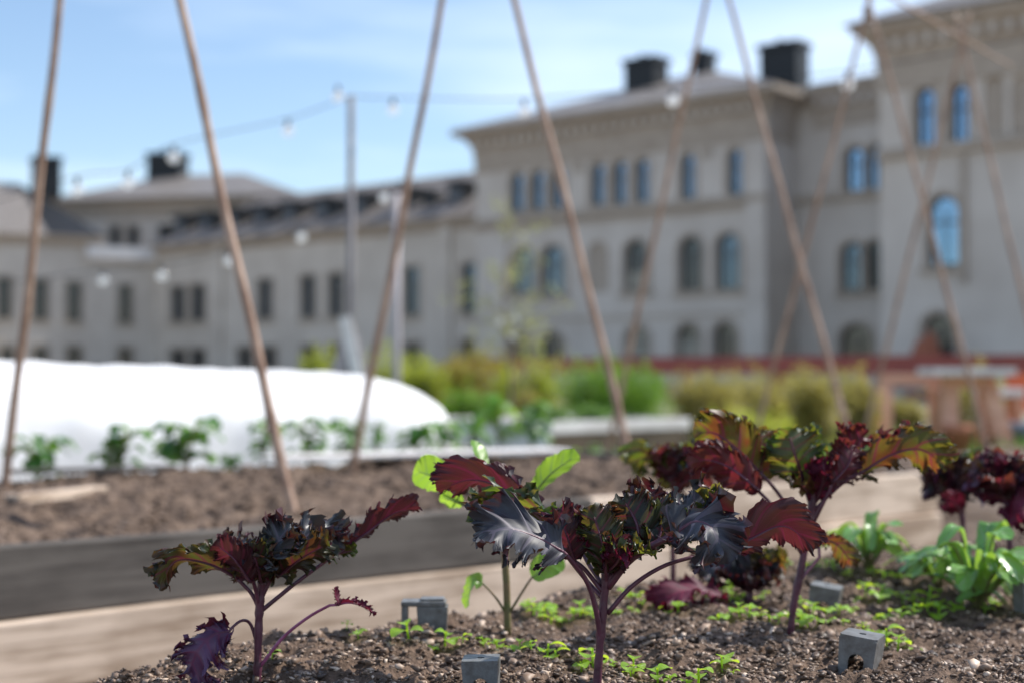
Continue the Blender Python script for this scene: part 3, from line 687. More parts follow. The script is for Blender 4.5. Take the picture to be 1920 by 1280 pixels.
cpx((8, 915), 3.9, (105, 0), 3.70, .0125, 'bamboo cane at the far left edge, leaning right in front of the tunnel', 1, 1.75)
cpx((549, 952), 3.3, (346, 0), 3.5, .0125, 'thick pale bamboo cane standing near the grey plank, leaning left', 2, 1.75)
cpx((657, 892), 4.6, (826, 0), 4.4, .0125, 'bamboo cane crossing the pale post, foot in the soil right of the tunnel middle', 3, 1.42)
cpx((1190, 897), 4.25, (960, 0), 4.4, .0125, 'bamboo cane rising from the soil behind the central kale, leaning left over the palace', 4, 1.42)
cpx((1146, 818), 6.5, (1325, 0), 6.1, .0125, 'bamboo cane leaning right past the bright green bush and the double bulb', 5, 1.16, 0)
cpx((1604, 850), 5.6, (1368, 0), 6.0, .0125, 'bamboo cane leaning left through the black chimney and the recessed corner', 6, 1.16, .34)
cpx((1416, 815), 7.1, (1628, 10), 6.7, .0125, 'reddish bamboo cane leaning right below the single bulb near the tower', 7, 1.06, 0)
cpx((1848, 830), 6.3, (1634, 25), 6.6, .0125, 'bamboo cane leaning left in front of the blue tower windows, above the trestle', 8, 1.06, .34)
cpx((1622, 812), 7.9, (1808, 62), 7.5, .0125, 'thin bamboo cane leaning right across the tower, meeting the ridge pole', 9, 1.05, 0)
cpx((1985, 835), 7.1, (1800, 62), 7.45, .0125, 'bamboo cane at the right edge, leaning left across the tower', 10, 1.05, .34)
a = P(1560, -70, 6.2); b = P(1896, 124, 7.9)
cane(a, b, .009, .005, 'bamboo ridge pole lying across the cane tops in the upper right', 11)
for (px, py, Y) in ((1628, 22, 6.65), (1806, 66, 7.47)):
    c = P(px, py, Y); m = MB()
    m.lathe([(.012, -.03), (.022, -.02), (.024, 0), (.022, .02), (.012, .03)], 10); tag(m.build('twine_knot', M_bark, None, c, 0, True), 'brown twine knot binding the crossed canes ' + ('beside the tower cornice' if px < 1700 else 'in front of the tower cornice'), 'twine', 'twine knots on the trellis')

# ------------------------------------------------------------------ string-light posts and bulbs
e = empty('light_post', G(657, 860, 0) * 0 + Vector((P(657, 700, 9).x, 9, 0)), 0, 'slim grey wooden post carrying the string lights above the white tunnel', 'post')
ztp = P(657, 180, 9).z; m = MB(); m.tube([(0, 0, 0), (0, 0, ztp)], [.027, .021], 10); m.build('pole', M_post, e, smooth=True)
a = P(648, 595, 9) - e.location; b = P(682, 720, 9) - e.location; m = MB(); m.beam(a + Vector((0, -.06, 0)), b + Vector((0, -.06, -.1)), .07, .03); m.build('brace', M_wood_pale, e)
m = MB(); q = [P(645, 620, 9.05), P(612, 720, 9.05), P(694, 720, 9.05), P(668, 620, 9.05)]; q = [v - e.location for v in q]
m.add([*q, *[v + Vector((0, .03, 0)) for v in q]], [(0, 1, 2, 3), (7, 6, 5, 4), (0, 4, 5, 1), (1, 5, 6, 2), (2, 6, 7, 3), (3, 7, 4, 0)]); m.build('foot_board', M_post2, e)
m = MB(); m.beam(Vector((-.12, 0, 0)), Vector((.12, 0, 0)), .3, .08); m.build('foot', M_post, e)
o = MB().tube([(0, 0, 0), (0, 0, P(745, 362, 10).z)], [.034, .024], 10).build('support_post', M_post2, None, (P(743, 700, 10).x, 10, 0), 0, True)
tag(o, 'pale slender post standing between the tunnel end and the yellow-green bush', 'post')
def strand(pts, bulbs, label, sag=.0):
    P0 = Vector(pts[0]); e = empty('string_lights', P0, 0, label, 'string lights', 'strands of string lights')
    c = curve(pts, 60); m = MB(); m.tube([Vector(v) - P0 for v in c], .0035, 5); m.build('cord', M_black, e, smooth=True)
    for b in bulbs:
        q = Vector(b) - P0; m = MB(); m.lathe([(.012, .075), (.014, .04), (.013, .03)], 10, q); sk = m.build('socket', M_black, e, smooth=True)
        m = MB(); pr = [(.034 * math.sin(t) + .001, .034 * -math.cos(t) + .003) for t in np.linspace(.05, 2.75, 10)]; m.lathe(pr, 18, q); m.build('bulb', M_bulb, e, smooth=True)
up = Vector((0, 0, .08))
def bl(lst): return [P(px, py, Y) for px, py, Y in lst]
s2 = bl([(145, 358, 8.0), (240, 345, 8.2), (325, 297, 8.4), (540, 247, 8.8), (634, 183, 8.95)])
strand([P(-60, 395, 7.8)] + [v + up for v in s2[:-1]] + [P(657, 181, 9.0)], s2, 'string lights rising from the left edge to the top of the grey post')
s3 = bl([(737, 207, 9.05), (983, 210, 8.7), (1262, 190, 8.3), (1590, 160, 7.9)])
strand([P(657, 181, 9.0)] + [v + up for v in s3] + [P(1990, 60, 7.4)], s3, 'string lights running right from the grey post across the palace roof')
s1_ = bl([(193, 527, 10.2), (303, 518, 10.2), (430, 490, 10.1), (565, 446, 10.0), (720, 372, 9.9)])
strand([P(-60, 540, 10.2)] + [v + up for v in s1_] + [P(745, 362, 10.0)], s1_, 'lower string lights crossing the long beige wing to the pale post')

# ------------------------------------------------------------------ leaves of all kinds
def blade(name, pts, N0, W, mat, parent, seed, frill=1.0, fold=.25, lobes=5, lob=.18, tooth=.06, nS=120, nR=14, wide=.85, twist=0.0, rib=.0016, ribmat=None, petiole=None, pr=.0022, w1k=1.25):
    """leaf blade laid out around its midrib; margin ruffled by a few octaves"""
    r = np.random.default_rng(seed); kl = frill > .65
    if kl: W = W * .80; frill = frill * 1.12
    C = curve(pts, 60); seg = np.linalg.norm(np.diff(C, axis=0), axis=1); cum = np.r_[0, np.cumsum(seg)]; Lg = cum[-1]
    s = np.linspace(-1, 1, 2 * nS + 1); a = np.abs(s); sg_ = np.sign(s)
    xm = Lg * (.5 + .5 * np.cos(np.pi * a)) ; ym = W * np.sin(np.pi * a ** wide).clip(0) ** .8 * sg_
    ph = r.uniform(0, 6.28, 8)
    side = np.where(s >= 0, 0, 1)
    sn = s * lobes + seed * 3.17
    lb = 1 + lob * 2.9 * vnoise(sn * 1.7, s * 0 + 3.3) + tooth * 3.0 * vnoise(sn * 4.6, s * 0 + 7.7) + tooth * 1.6 * vnoise(sn * 11, s * 0 + 1.7)
    xa = np.clip(.86 * xm - .16 * Lg * np.sin(np.pi * a), 0, None)
    nR = int(nR * 1.4); rr = np.linspace(0, 1, nR) ** .62
    RR, SS = np.meshgrid(rr, s); A = np.abs(SS)
    x = xa[:, None] + (xm - xa)[:, None] * RR * lb[:, None]; y = ym[:, None] * RR * lb[:, None]
    FA = .0036 * min(1.3, W / .026) if kl else .12 * W
    edge = np.minimum(1, (1 - A) * 6 + .15)
    nz_ = vnoise(s * 6 + seed * 1.7, s * 0 + seed)[:, None]
    f1 = lobes * .72; f2 = lobes * 2.5; f3 = lobes * 6.3
    w1 = np.sin(2 * np.pi * f1 * A + ph[5] + side[:, None] * 2 + nz_ * 5); w2 = np.sin(2 * np.pi * f2 * A + ph[6] + nz_ * 9); w3 = np.sin(2 * np.pi * f3 * A + ph[7] + nz_ * 11)
    am2 = (.35 + 1.6 * np.abs(vnoise(sn * 1.1, s * 0 + 5.1)) * 2)[:, None]; am3 = (.3 + 1.7 * np.abs(vnoise(sn * 2.3, s * 0 + 8.1)) * 2)[:, None]
    z = fold * np.abs(y) + frill * edge * (.17 * w1k * W * RR ** 1.7 * w1 + FA * (1.0 * RR ** 4.0 * w2 * am2 + .62 * RR ** 6 * w3 * am3))
    # sideways roll of the ruffles so that they hang over
    tx = np.gradient(xm * lb); ty = np.gradient(ym * lb); tn = np.hypot(tx, ty) + 1e-9; tx = (tx / tn)[:, None]; ty = (ty / tn)[:, None]
    cu = frill * edge * FA * (.75 * RR ** 5 * np.cos(2 * np.pi * f2 * A + ph[6] + nz_ * 9) * am2 + .5 * RR ** 7 * np.cos(2 * (2 * np.pi * f3 * A + ph[7] + nz_ * 11)) * am3)
    x = x + tx * cu; y = y + ty * cu
    y = y * (1 - .12 * frill * RR ** 3 * (w1 > 0) * w1)
    z = z + .009 * W * np.sin(2 * np.pi * 3 * SS + nz_ * 3) ** 2 * RR * (1 - RR) * 4            # puffed between the veins
    xx = x / Lg
    t = np.clip(xx, 0, 1) * Lg
    T_ = np.gradient(C, axis=0); T_ /= np.linalg.norm(T_, axis=1)[:, None]
    u = np.linspace(0, 1, 60)
    N0 = np.array(N0, float); N0 = N0 / np.linalg.norm(N0)
    Sd = np.cross(T_, N0); Sd /= np.linalg.norm(Sd, axis=1)[:, None] + 1e-9; Nn = np.cross(Sd, T_)
    if twist:
        th = (u * twist)[:, None]; Sd, Nn = Sd * np.cos(th) + Nn * np.sin(th), Nn * np.cos(th) - Sd * np.sin(th)
    def smp(Arr): return np.stack([np.interp(t, cum, Arr[:, k]) for k in range(3)], -1)
    over = (x - t)[..., None]
    V = smp(C) + smp(T_) * over + smp(Sd) * y[..., None] + smp(Nn) * z[..., None]
    n1, n2 = V.shape[:2]; idx = np.arange(n1 * n2).reshape(n1, n2)
    F = np.stack([idx[:-1, :-1], idx[1:, :-1], idx[1:, 1:], idx[:-1, 1:]], -1).reshape(-1, 4)
    # winding so that the face normal agrees with Nn
    q = F[len(F) // 3]; vv = V.reshape(-1, 3); nn = np.cross(vv[q[1]] - vv[q[0]], vv[q[3]] - vv[q[0]])
    if nn.dot(Nn[30]) < 0: F = F[:, ::-1]
    uv = np.stack([SS, RR], -1).reshape(-1, 2)
    o = np_mesh(name, vv, F, mat, parent, True, uv)
    if ribmat:
        full = [Vector(p) for p in (curve(petiole, 14)[:-1] if petiole is not None else [])]
        ribs = [Vector(C[k] - Nn[k] * rib * .5) for k in range(0, 52, 3)]
        rad = [pr * (1.15 - .3 * k / max(1, len(full))) for k in range(len(full))] + [max(.0003, (pr * .8) * (1 - k / len(ribs)) ** .8) for k in range(len(ribs))]
        MB().tube(full + ribs, rad, 8).build('leaf_stalk', ribmat, o, smooth=True)
    return o

def kale(base_px, Y, label, stem, leaves, smat=M_stem_p, seed=0, stem_r=(.0038, .0045), curls=None):
    bs = P(base_px[0], base_px[1], Y); bs.z = float(soilh(np.array([bs.x]), np.array([bs.y]))[0]) - .004
    e = empty('kale_plant', bs, 0, label, 'kale', 'purple kale plants')
    K = lambda q: P(q[0], q[1], Y + (q[2] if len(q) > 2 else 0)) - bs
    sp = [Vector((0, 0, 0))] + [K(q) for q in stem]
    c = curve(sp, 24); m = MB(); m.tube([Vector(v) for v in c], [stem_r[0] + (stem_r[1] - stem_r[0]) * k / 23 + .0009 * max(0, math.sin(k * 1.9 + seed)) ** 6 + .0003 * math.sin(k * .9) for k in range(24)], 10)
    m.build('stem', smat, e, smooth=True)
    for k, lf in enumerate(leaves):
        pet = [K(q) for q in lf['pet']] if lf.get('pet') else None
        pts = [K(q) for q in lf['p']]
        blade('leaf', pts, lf['n'], lf['w'], lf['m'], e, seed * 50 + k, lf.get('fr', 1.0), lf.get('fo', .25), lf.get('lb', 5), lf.get('lo', .16), lf.get('to', .05), lf.get('nS', 250), 16, lf.get('wd', .72), lf.get('tw', 0), ribmat=lf.get('rm', M_stem_p), petiole=pet, pr=lf.get('pr', .0021), w1k=lf.get('w1', 1.25))
    if curls:
        cx, cy, n, sz, mats = curls; r = random.Random(seed)
        for k in range(n):
            an = r.uniform(0, 6.28); el = r.uniform(.3, 1.3); o = K((cx, cy)) + Vector((math.cos(an) * sz * .2, math.sin(an) * sz * .2, -sz * .3))
            d = Vector((math.cos(an) * math.cos(el), math.sin(an) * math.cos(el), math.sin(el)))
            pts = [o, o + d * sz * .6 + Vector((0, 0, sz * .1)), o + d * sz * 1.05]
            blade('leaf', pts, (-math.cos(an), -math.sin(an), .5), sz * .5, mats[k % len(mats)], e, seed * 77 + k, 1.6, .3, 4, nS=44, nR=9, ribmat=M_stem_p, pr=.0012)
    return e

# --- central kale, in focus
kale((1118, 1300), 1.35, 'large purple kale in sharp focus in the centre, between the two nearest grey clips', [(1127, 1180), (1136, 1085), (1138, 1045)], [
    dict(pet=[(1127, 1205), (1117, 1140, -.008), (1098, 1085, -.016), (1058, 1034, -.03)], p=[(1058, 1034, -.03), (1000, 1003, -.045), (945, 990, -.058), (893, 1012, -.066)], n=(-.22, -.66, .70), w=.046, m=K_blue, fr=1.0, w1=2.0, lo=.26, rm=M_stem_p, fo=.02, wd=.7, pr=.0025),
    dict(pet=[(1131, 1110), (1095, 1065, .004), (1068, 1045, .006)], p=[(1078, 1050, .004), (1062, 1000, -.004), (1040, 950, .0)], n=(.35, .88, .3), w=.026, m=K_redd, fr=1.1),
    dict(pet=[(1131, 1122), (1085, 1070, .03), (1020, 985, .085)], p=[(1015, 970, .09), (955, 920, .12), (885, 898, .135), (818, 918, .145)], n=(-.25, .72, .62), w=.030, m=K_redd, fr=.9, fo=.35),
    dict(pet=[(1133, 1100), (1100, 1050, .03), (1080, 1005, .05)], p=[(1085, 1010, .05), (1015, 962, .075), (950, 945, .09), (893, 962, .10)], n=(-.15, .55, .85), w=.034, m=K_green, fr=1.6, lb=6),
    dict(pet=[(1136, 1095), (1137, 1070, -.008)], p=[(1136, 1075, -.01), (1130, 1020, -.022), (1108, 950, -.012)], n=(.1, .95, .25), w=.027, m=K_olived, fr=1.1, fo=.3),
    dict(pet=[(1139, 1090), (1165, 1058, -.004), (1200, 1032, -.006)], p=[(1195, 1038, -.006), (1195, 985, -.002), (1165, 928, .012)], n=(.15, .9, .35), w=.031, m=K_olived, fr=1.0, fo=.3, pr=.0034),
    dict(p=[(1225, 1030, -.01), (1240, 985, 0), (1225, 935, .01)], n=(-.1, .9, .35), w=.026, m=K_olived, fr=1.1),
    dict(pet=[(1140, 1100), (1180, 1050, -.01), (1230, 1018, -.018), (1262, 1004, -.02)], p=[(1255, 1010, -.02), (1300, 978, -.038), (1335, 990, -.055), (1358, 1040, -.066)], n=(.15, -.62, .72), w=.040, m=K_blue, fr=1.2, w1=2.0, lo=.2, fo=.1, pr=.0036),
    dict(p=[(1190, 985, .03), (1210, 945, .045), (1220, 912, .055)], n=(-.1, -.75, .6), w=.027, m=K_dark, fr=1.6),
    dict(p=[(1250, 990, .03), (1300, 950, .05), (1345, 930, .055)], n=(.0, -.4, .85), w=.033, m=K_dark, fr=1.6),
    dict(p=[(1280, 1015, .035), (1325, 975, .05), (1352, 925, .06)], n=(-.4, .6, .7), w=.030, m=K_green, fr=1.5),
    dict(pet=[(1139, 1150), (1185, 1098, 0), (1245, 1060, .004), (1312, 1040, .01)], p=[(1318, 1045, .012), (1400, 1012, .028), (1470, 985, .04), (1530, 1030, .05)], n=(-.1, .78, .55), w=.033, m=K_redd, fr=.7, fo=.3, wd=.9, lo=.12),
    dict(p=[(1140, 1070, -.005), (1160, 1045, -.03), (1158, 1005, -.035)], n=(-.1, .8, .6), w=.016, m=K_redd, fr=1.6),
], seed=1, curls=(1148, 1035, 11, .036, [K_dark, K_green, K_mag, K_olived]))

# --- left kale
kale((482, 1296), 1.43, 'purple kale at lower left with one leaf hanging low in front of the pale plank', [(484, 1200), (487, 1130), (492, 1090)], [
    dict(pet=[(486, 1140), (470, 1110), (435, 1075, .0)], p=[(450, 1085, 0), (390, 1055, -.01), (330, 1050, -.02), (297, 1095, -.03)], n=(-.15, .5, .85), w=.027, m=K_olived, fr=1.1),
    dict(pet=[(487, 1140), (478, 1100, -.01), (470, 1080, -.02)], p=[(470, 1090, -.02), (438, 1045, -.03), (402, 1018, -.03)], n=(.5, .8, .3), w=.025, m=K_redd, fr=.7),
    dict(pet=[(489, 1145), (560, 1088, .01), (640, 1030, .03)], p=[(628, 1040, .03), (690, 995, .05), (740, 960, .06), (790, 952, .07)], n=(-.45, .45, .75), w=.026, m=K_redd, fr=.9, lo=.25, fo=.35),
    dict(pet=[(490, 1120), (520, 1060), (545, 1030)], p=[(530, 1055, 0), (560, 1018, .01), (600, 990, .02), (640, 1005, .03)], n=(-.2, -.35, .9), w=.028, m=K_dark, fr=1.7, lb=6),
    dict(pet=[(489, 1130), (500, 1080), (510, 1040)], p=[(500, 1065, -.01), (518, 1020, -.025), (550, 978, -.02)], n=(-.1, -.5, .8), w=.027, m=K_dark, fr=1.8, lb=6),
    dict(p=[(520, 1080, 0), (565, 1045, -.02), (620, 1015, -.02)], n=(-.3, .6, .7), w=.028, m=K_olived, fr=1.6),
    dict(p=[(480, 1075, .02), (455, 1030, .03), (430, 1012, .04)], n=(.2, -.2, .9), w=.024, m=K_dark, fr=1.7),
    dict(p=[(600, 1050, .03), (640, 1035, .035), (668, 1030, .04)], n=(0, .6, .6), w=.012, m=K_green, fr=1.4),
    dict(p=[(490, 1090, -.01), (480, 1050, -.03), (465, 1015, -.03)], n=(.1, .8, .5), w=.022, m=K_olived, fr=1.4),
    dict(pet=[(487, 1250), (530, 1195, .0), (580, 1155, -.005), (630, 1128, -.01)], p=[(628, 1132, -.01), (655, 1128, -.012), (680, 1135, -.012), (700, 1150, -.01)], n=(-.1, .1, 1), w=.012, m=K_mag, fr=1.0, rm=M_stem_pk, pr=.0016),
    dict(p=[(634, 1128, -.01), (630, 1114, -.008), (628, 1100, -.01)], n=(.6, -.4, .3), w=.006, m=K_mag, fr=.8, rm=M_stem_pk, pr=.0008),
    dict(pet=[(484, 1215), (470, 1170), (452, 1163, -.01), (428, 1182, -.02)], p=[(430, 1182, -.02), (398, 1190, -.03), (370, 1220, -.035), (352, 1262, -.03)], n=(-.1, -.85, .5), w=.034, m=K_purple, fr=1.3, lo=.34, to=.09, fo=-.1, wd=.75, pr=.0016),
], seed=2, curls=(505, 1050, 10, .034, [K_dark, K_olived, K_dark, K_redd]))

# --- right kale
kale((1482, 1205), 1.64, 'tall purple kale on the right with fanned orange and olive leaves', [(1487, 1140), (1503, 1060), (1520, 960), (1526, 915)], [
    dict(pet=[(1510, 1010), (1460, 925, .0), (1410, 870)], p=[(1425, 885), (1380, 840, -.01), (1340, 812, -.01), (1300, 812, -.01)], n=(-.2, .82, .5), w=.040, m=K_olive, fr=1.1),
    dict(pet=[(1505, 1040), (1450, 950, -.02), (1400, 900, -.03)], p=[(1425, 920, -.03), (1375, 880, -.03), (1330, 862, -.03), (1288, 868, -.03)], n=(-.15, .85, .45), w=.030, m=K_red, fr=1.0),
    dict(pet=[(1522, 950), (1500, 890), (1490, 860)], p=[(1508, 900), (1490, 850, -.01), (1478, 805, -.0)], n=(.1, .92, .3), w=.045, m=K_green, fr=1.1),
    dict(p=[(1430, 900, .02), (1425, 840, .03), (1430, 800, .04)], n=(.1, .92, .3), w=.034, m=K_olive, fr=1.2),
    dict(pet=[(1522, 970), (1560, 915), (1600, 870)], p=[(1575, 900, .01), (1600, 850, .02), (1625, 808, .03)], n=(-.25, .9, .3), w=.038, m=K_red, fr=1.1),
    dict(pet=[(1522, 960), (1580, 905, -.01), (1640, 872, -.01)], p=[(1610, 888, -.01), (1670, 852, -.01), (1725, 842, -.005), (1772, 872, 0)], n=(-.1, .85, .5), w=.036, m=K_olive, fr=1.1),
    dict(pet=[(1515, 1000), (1540, 950, -.02), (1570, 890, -.03)], p=[(1560, 905, -.03), (1590, 870, -.03), (1600, 830, -.02)], n=(-.2, .9, .3), w=.022, m=K_red, fr=1.1),
    dict(p=[(1530, 940, 0), (1545, 890, -.02), (1540, 855, -.02)], n=(0, .9, .4), w=.022, m=K_mag, fr=1.4),
    dict(pet=[(1497, 1090), (1540, 1040, .02)], p=[(1535, 1010, .03), (1570, 1020, .03), (1600, 1060, .03)], n=(.2, .8, .5), w=.018, m=K_olive, fr=1),
    dict(p=[(1650, 860, .03), (1680, 830, .03), (1710, 822, .04)], n=(-.1, .7, .6), w=.028, m=K_red, fr=1.5),
], seed=3, stem_r=(.0038, .0050), curls=(1525, 905, 7, .035, [K_mag, K_red, K_olive]))

# --- low kale between and behind
kale((1405, 1168), 1.86, 'small low purple kale with dull magenta leaves sprawling left of the tall right kale', [(1405, 1130), (1408, 1095)], [
    dict(pet=[(1400, 1150), (1360, 1120)], p=[(1362, 1122, -.04), (1310, 1105, -.06), (1265, 1112, -.08), (1235, 1140, -.09)], n=(-.1, -.4, .9), w=.034, m=K_mag, fr=.9),
    dict(p=[(1370, 1140, -.06), (1330, 1150, -.09), (1300, 1165, -.1)], n=(0, -.5, .85), w=.026, m=K_mag, fr=.9),
    dict(p=[(1400, 1100), (1370, 1068), (1335, 1062), (1318, 1085)], n=(-.1, -.6, .75), w=.034, m=K_dark, fr=1.4),
    dict(p=[(1405, 1100), (1410, 1060), (1425, 1035)], n=(0, -.6, .75), w=.034, m=K_dark, fr=1.6),
    dict(p=[(1410, 1095), (1440, 1065), (1470, 1060)], n=(0, .7, .7), w=.03, m=K_olive, fr=1.5),
    dict(p=[(1395, 1095), (1355, 1060, .04), (1330, 1010, .05)], n=(.2, .5, .8), w=.028, m=K_dark, fr=1.5),
], seed=4, curls=(1408, 1088, 6, .04, [K_dark, K_red]))
# --- blurred kale behind the gap
kale((1262, 1062), 2.02, 'blurred green and purple kale behind the gap between the central and right kale', [(1262, 980), (1265, 910)], [
    dict(p=[(1262, 915), (1240, 870), (1205, 858), (1185, 880)], n=(-.1, .75, .6), w=.033, m=K_green, fr=1.4),
    dict(p=[(1262, 905), (1262, 875), (1252, 832)], n=(0, .9, .4), w=.033, m=K_olive, fr=1.4),
    dict(p=[(1265, 905), (1295, 862), (1318, 855)], n=(0, .8, .5), w=.033, m=K_green, fr=1.4),
    dict(p=[(1262, 920, -.02), (1290, 900, -.02), (1330, 905, -.02)], n=(0, .7, .7), w=.03, m=K_red, fr=1.2),
], seed=5, curls=(1262, 880, 6, .05, [K_red, K_green, K_dark]))
# --- two at the right edge
kale((1808, 1052), 2.15, 'blurred dark kale left of the right-edge kale, behind the spinach clump', [(1806, 990), (1800, 930)], [
    dict(p=[(1802, 930), (1760, 890), (1735, 900)], n=(-.1, .7, .7), w=.05, m=K_dark, fr=1.4),
    dict(p=[(1802, 925), (1800, 880), (1790, 858)], n=(0, .8, .5), w=.05, m=K_green, fr=1.4),
    dict(p=[(1803, 930), (1840, 890), (1870, 900)], n=(0, -.4, .8), w=.045, m=K_dark, fr=1.5),
    dict(p=[(1805, 960, -.03), (1785, 940, -.05), (1770, 950, -.06)], n=(0, .7, .6), w=.024, m=K_mag, fr=1),
], seed=6, curls=(1800, 905, 6, .05, [K_dark, K_purple]))
kale((1895, 1085), 1.98, 'blurred dark purple kale at the very right edge of the bed', [(1893, 1010), (1888, 940)], [
    dict(p=[(1888, 940), (1860, 890), (1835, 880)], n=(-.1, .7, .7), w=.045, m=K_purple, fr=1.5),
    dict(p=[(1888, 930), (1890, 880), (1893, 850)], n=(0, .8, .5), w=.045, m=K_red, fr=1.5),
    dict(p=[(1890, 935), (1930, 890), (1960, 880)], n=(0, .6, .8), w=.045, m=K_dark, fr=1.5),
    dict(p=[(1890, 980, -.02), (1920, 960, -.03), (1945, 980, -.03)], n=(0, -.5, .8), w=.04, m=K_mag, fr=1.2),
], seed=7, curls=(1888, 900, 8, .055, [K_purple, K_red, K_dark]))

# --- broad-leaved green seedling behind the central kale
bs = P(952, 1180, 1.66); bs.z = float(soilh(np.array([bs.x]), np.array([bs.y]))[0]) - .004
e = empty('cabbage_plant', bs, 0, 'young green cabbage plant with smooth oval leaves, half hidden behind the central kale', 'cabbage')
K = lambda *q: P(q[0], q[1], 1.66 + (q[2] if len(q) > 2 else 0)) - bs
m = MB(); m.tube([Vector(v) for v in curve([Vector((0, 0, 0)), K(950, 1100), K(947, 1050), K(945, 960)], 14)], .0042, 8); m.build('stem', M_stem_g, e, smooth=True)
for k, (pet, pts, nrm, w_) in enumerate((
    ([K(948, 1148), K(930, 1120), K(905, 1092)], [K(905, 1092), K(886, 1092), K(874, 1140)], (-.8, -.3, .5), .016),
    ([K(955, 1148), K(985, 1100), K(1000, 1078)], [K(998, 1082), K(1025, 1062), K(1058, 1050)], (-.2, -.75, .6), .019),
    ([K(945, 1000), K(880, 950), K(835, 915)], [K(838, 912), K(812, 893), K(775, 880)], (.1, .8, .5), .026),
    ([K(945, 990), K(985, 940), K(1010, 915)], [K(1005, 918), K(1035, 885), K(1085, 850)], (-.4, .6, .6), .022),
    ([K(945, 960), K(890, 950), K(862, 945)], [K(868, 945), K(850, 938), K(825, 930)], (.1, .7, .6), .016),
    ([K(945, 980), K(915, 900), K(905, 870)], [K(910, 880, .03), K(900, 855, .04), K(888, 825, .05)], (.6, -.3, .5), .014))):
    blade('leaf', pts, nrm, w_, G_leaf, e, 300 + k, .25, .2, 3, .05, .02, 40, 8, ribmat=M_stem_g, petiole=pet, pr=.0014)

# --- waxy green clumps at the right
def clump(px, py, Y, n, hgt, spread, label, seed, mat=W_leaf, name='spinach_plant', cat='spinach', group='leafy green clumps', w=.17, zb=None):
    r = random.Random(seed); bs = P(px, py, Y); bs.z = zb if zb is not None else float(soilh(np.array([bs.x]), np.array([bs.y]))[0]) - .003
    e = empty(name, bs, 0, label, cat, group)
    for k in range(n):
        an = k * 2.4 + r.uniform(-.4, .4); f = r.uniform(.5, 1); h = hgt * r.uniform(.5, 1.1) * (1.15 - .5 * f); rd = spread * f
        d = Vector((math.cos(an), math.sin(an), 0)); b0 = d * rd * .25 + Vector((0, 0, h * .5)); b1 = d * rd * .75 + Vector((0, 0, h * 1.1)); b2 = d * rd * 1.45 + Vector((0, 0, h * r.uniform(.5, 1.15)))
        blade('leaf', [b0, b1, b2], (-d.x * .2 + r.uniform(-.3, .3), -d.y * .2 + r.uniform(-.3, .3), 1), spread * w * r.uniform(.8, 1.2), mat, e, seed * 9 + k, .45, .15, 3, .06, .02, 26, 7, ribmat=M_stem_g, petiole=[Vector((0, 0, 0)), d * rd * .15 + Vector((0, 0, h * .35)), b0], pr=.0016)
    return e
clump(1630, 1052, 2.10, 16, .085, .062, 'waxy green leafy clump just right of the tall right kale', 41)
clump(1835, 1108, 1.86, 28, .11, .075, 'large waxy green leafy clump near the right edge of the bed', 42)
clump(1760, 1085, 2.0, 13, .07, .055, 'smaller leafy clump tucked behind the large waxy clump', 43)
clump(1908, 1120, 1.86, 9, .09, .06, 'leafy clump cut off by the right edge of the photo', 44)

# --- seedlings
def seedling_mesh(seed, big=1.0):
    r = random.Random(seed); n = r.choice((2, 3, 4)); vs = []; fs = []; uvs = []
    mats = []
    base = 0
    V = []; F = []; U = []
    for k in range(n):
        an = k * 6.283 / n + r.uniform(-.4, .4); d = Vector((math.cos(an), math.sin(an), 0)); sd_ = Vector((-d.y, d.x, 0)); ln = .0095 * big * r.uniform(.7, 1.2); h0 = .008 * big * r.uniform(.6, 1.3)
        for i in range(7):
            t = i / 6; x = ln * t + .001; wd = ln * .58 * math.sin(math.pi * min(1, t * .93 + .04)) ** .7
            z = h0 + ln * (.5 * t - .55 * t * t)
            for j in (-1, -.5, 0, .5, 1):
                V.append(d * x + sd_ * wd * j + Vector((0, 0, z + abs(j) * wd * .25))); U.append((t * .9, abs(j)))
        for i in range(6):
            for j in range(4):
                a = base + i * 5 + j; F.append((a, a + 5, a + 6, a + 1))
        base += 35
    m = MB(); m.tube([Vector((0, 0, -.004)), Vector((.0004, 0, .006 * big)), Vector((0, 0, .011 * big))], .0007, 5, cap=False)
    for q in m.v: V.append(Vector(q)); U.append((.5, .5))
    F += [tuple(i + base for i in f) for f in m.f]
    return np.array([list(v) for v in V]), np.array(F), np.array(U)
SD = []
for k in range(6):
    V_, F_, U_ = seedling_mesh(60 + k); SD.append((V_, F_, U_))
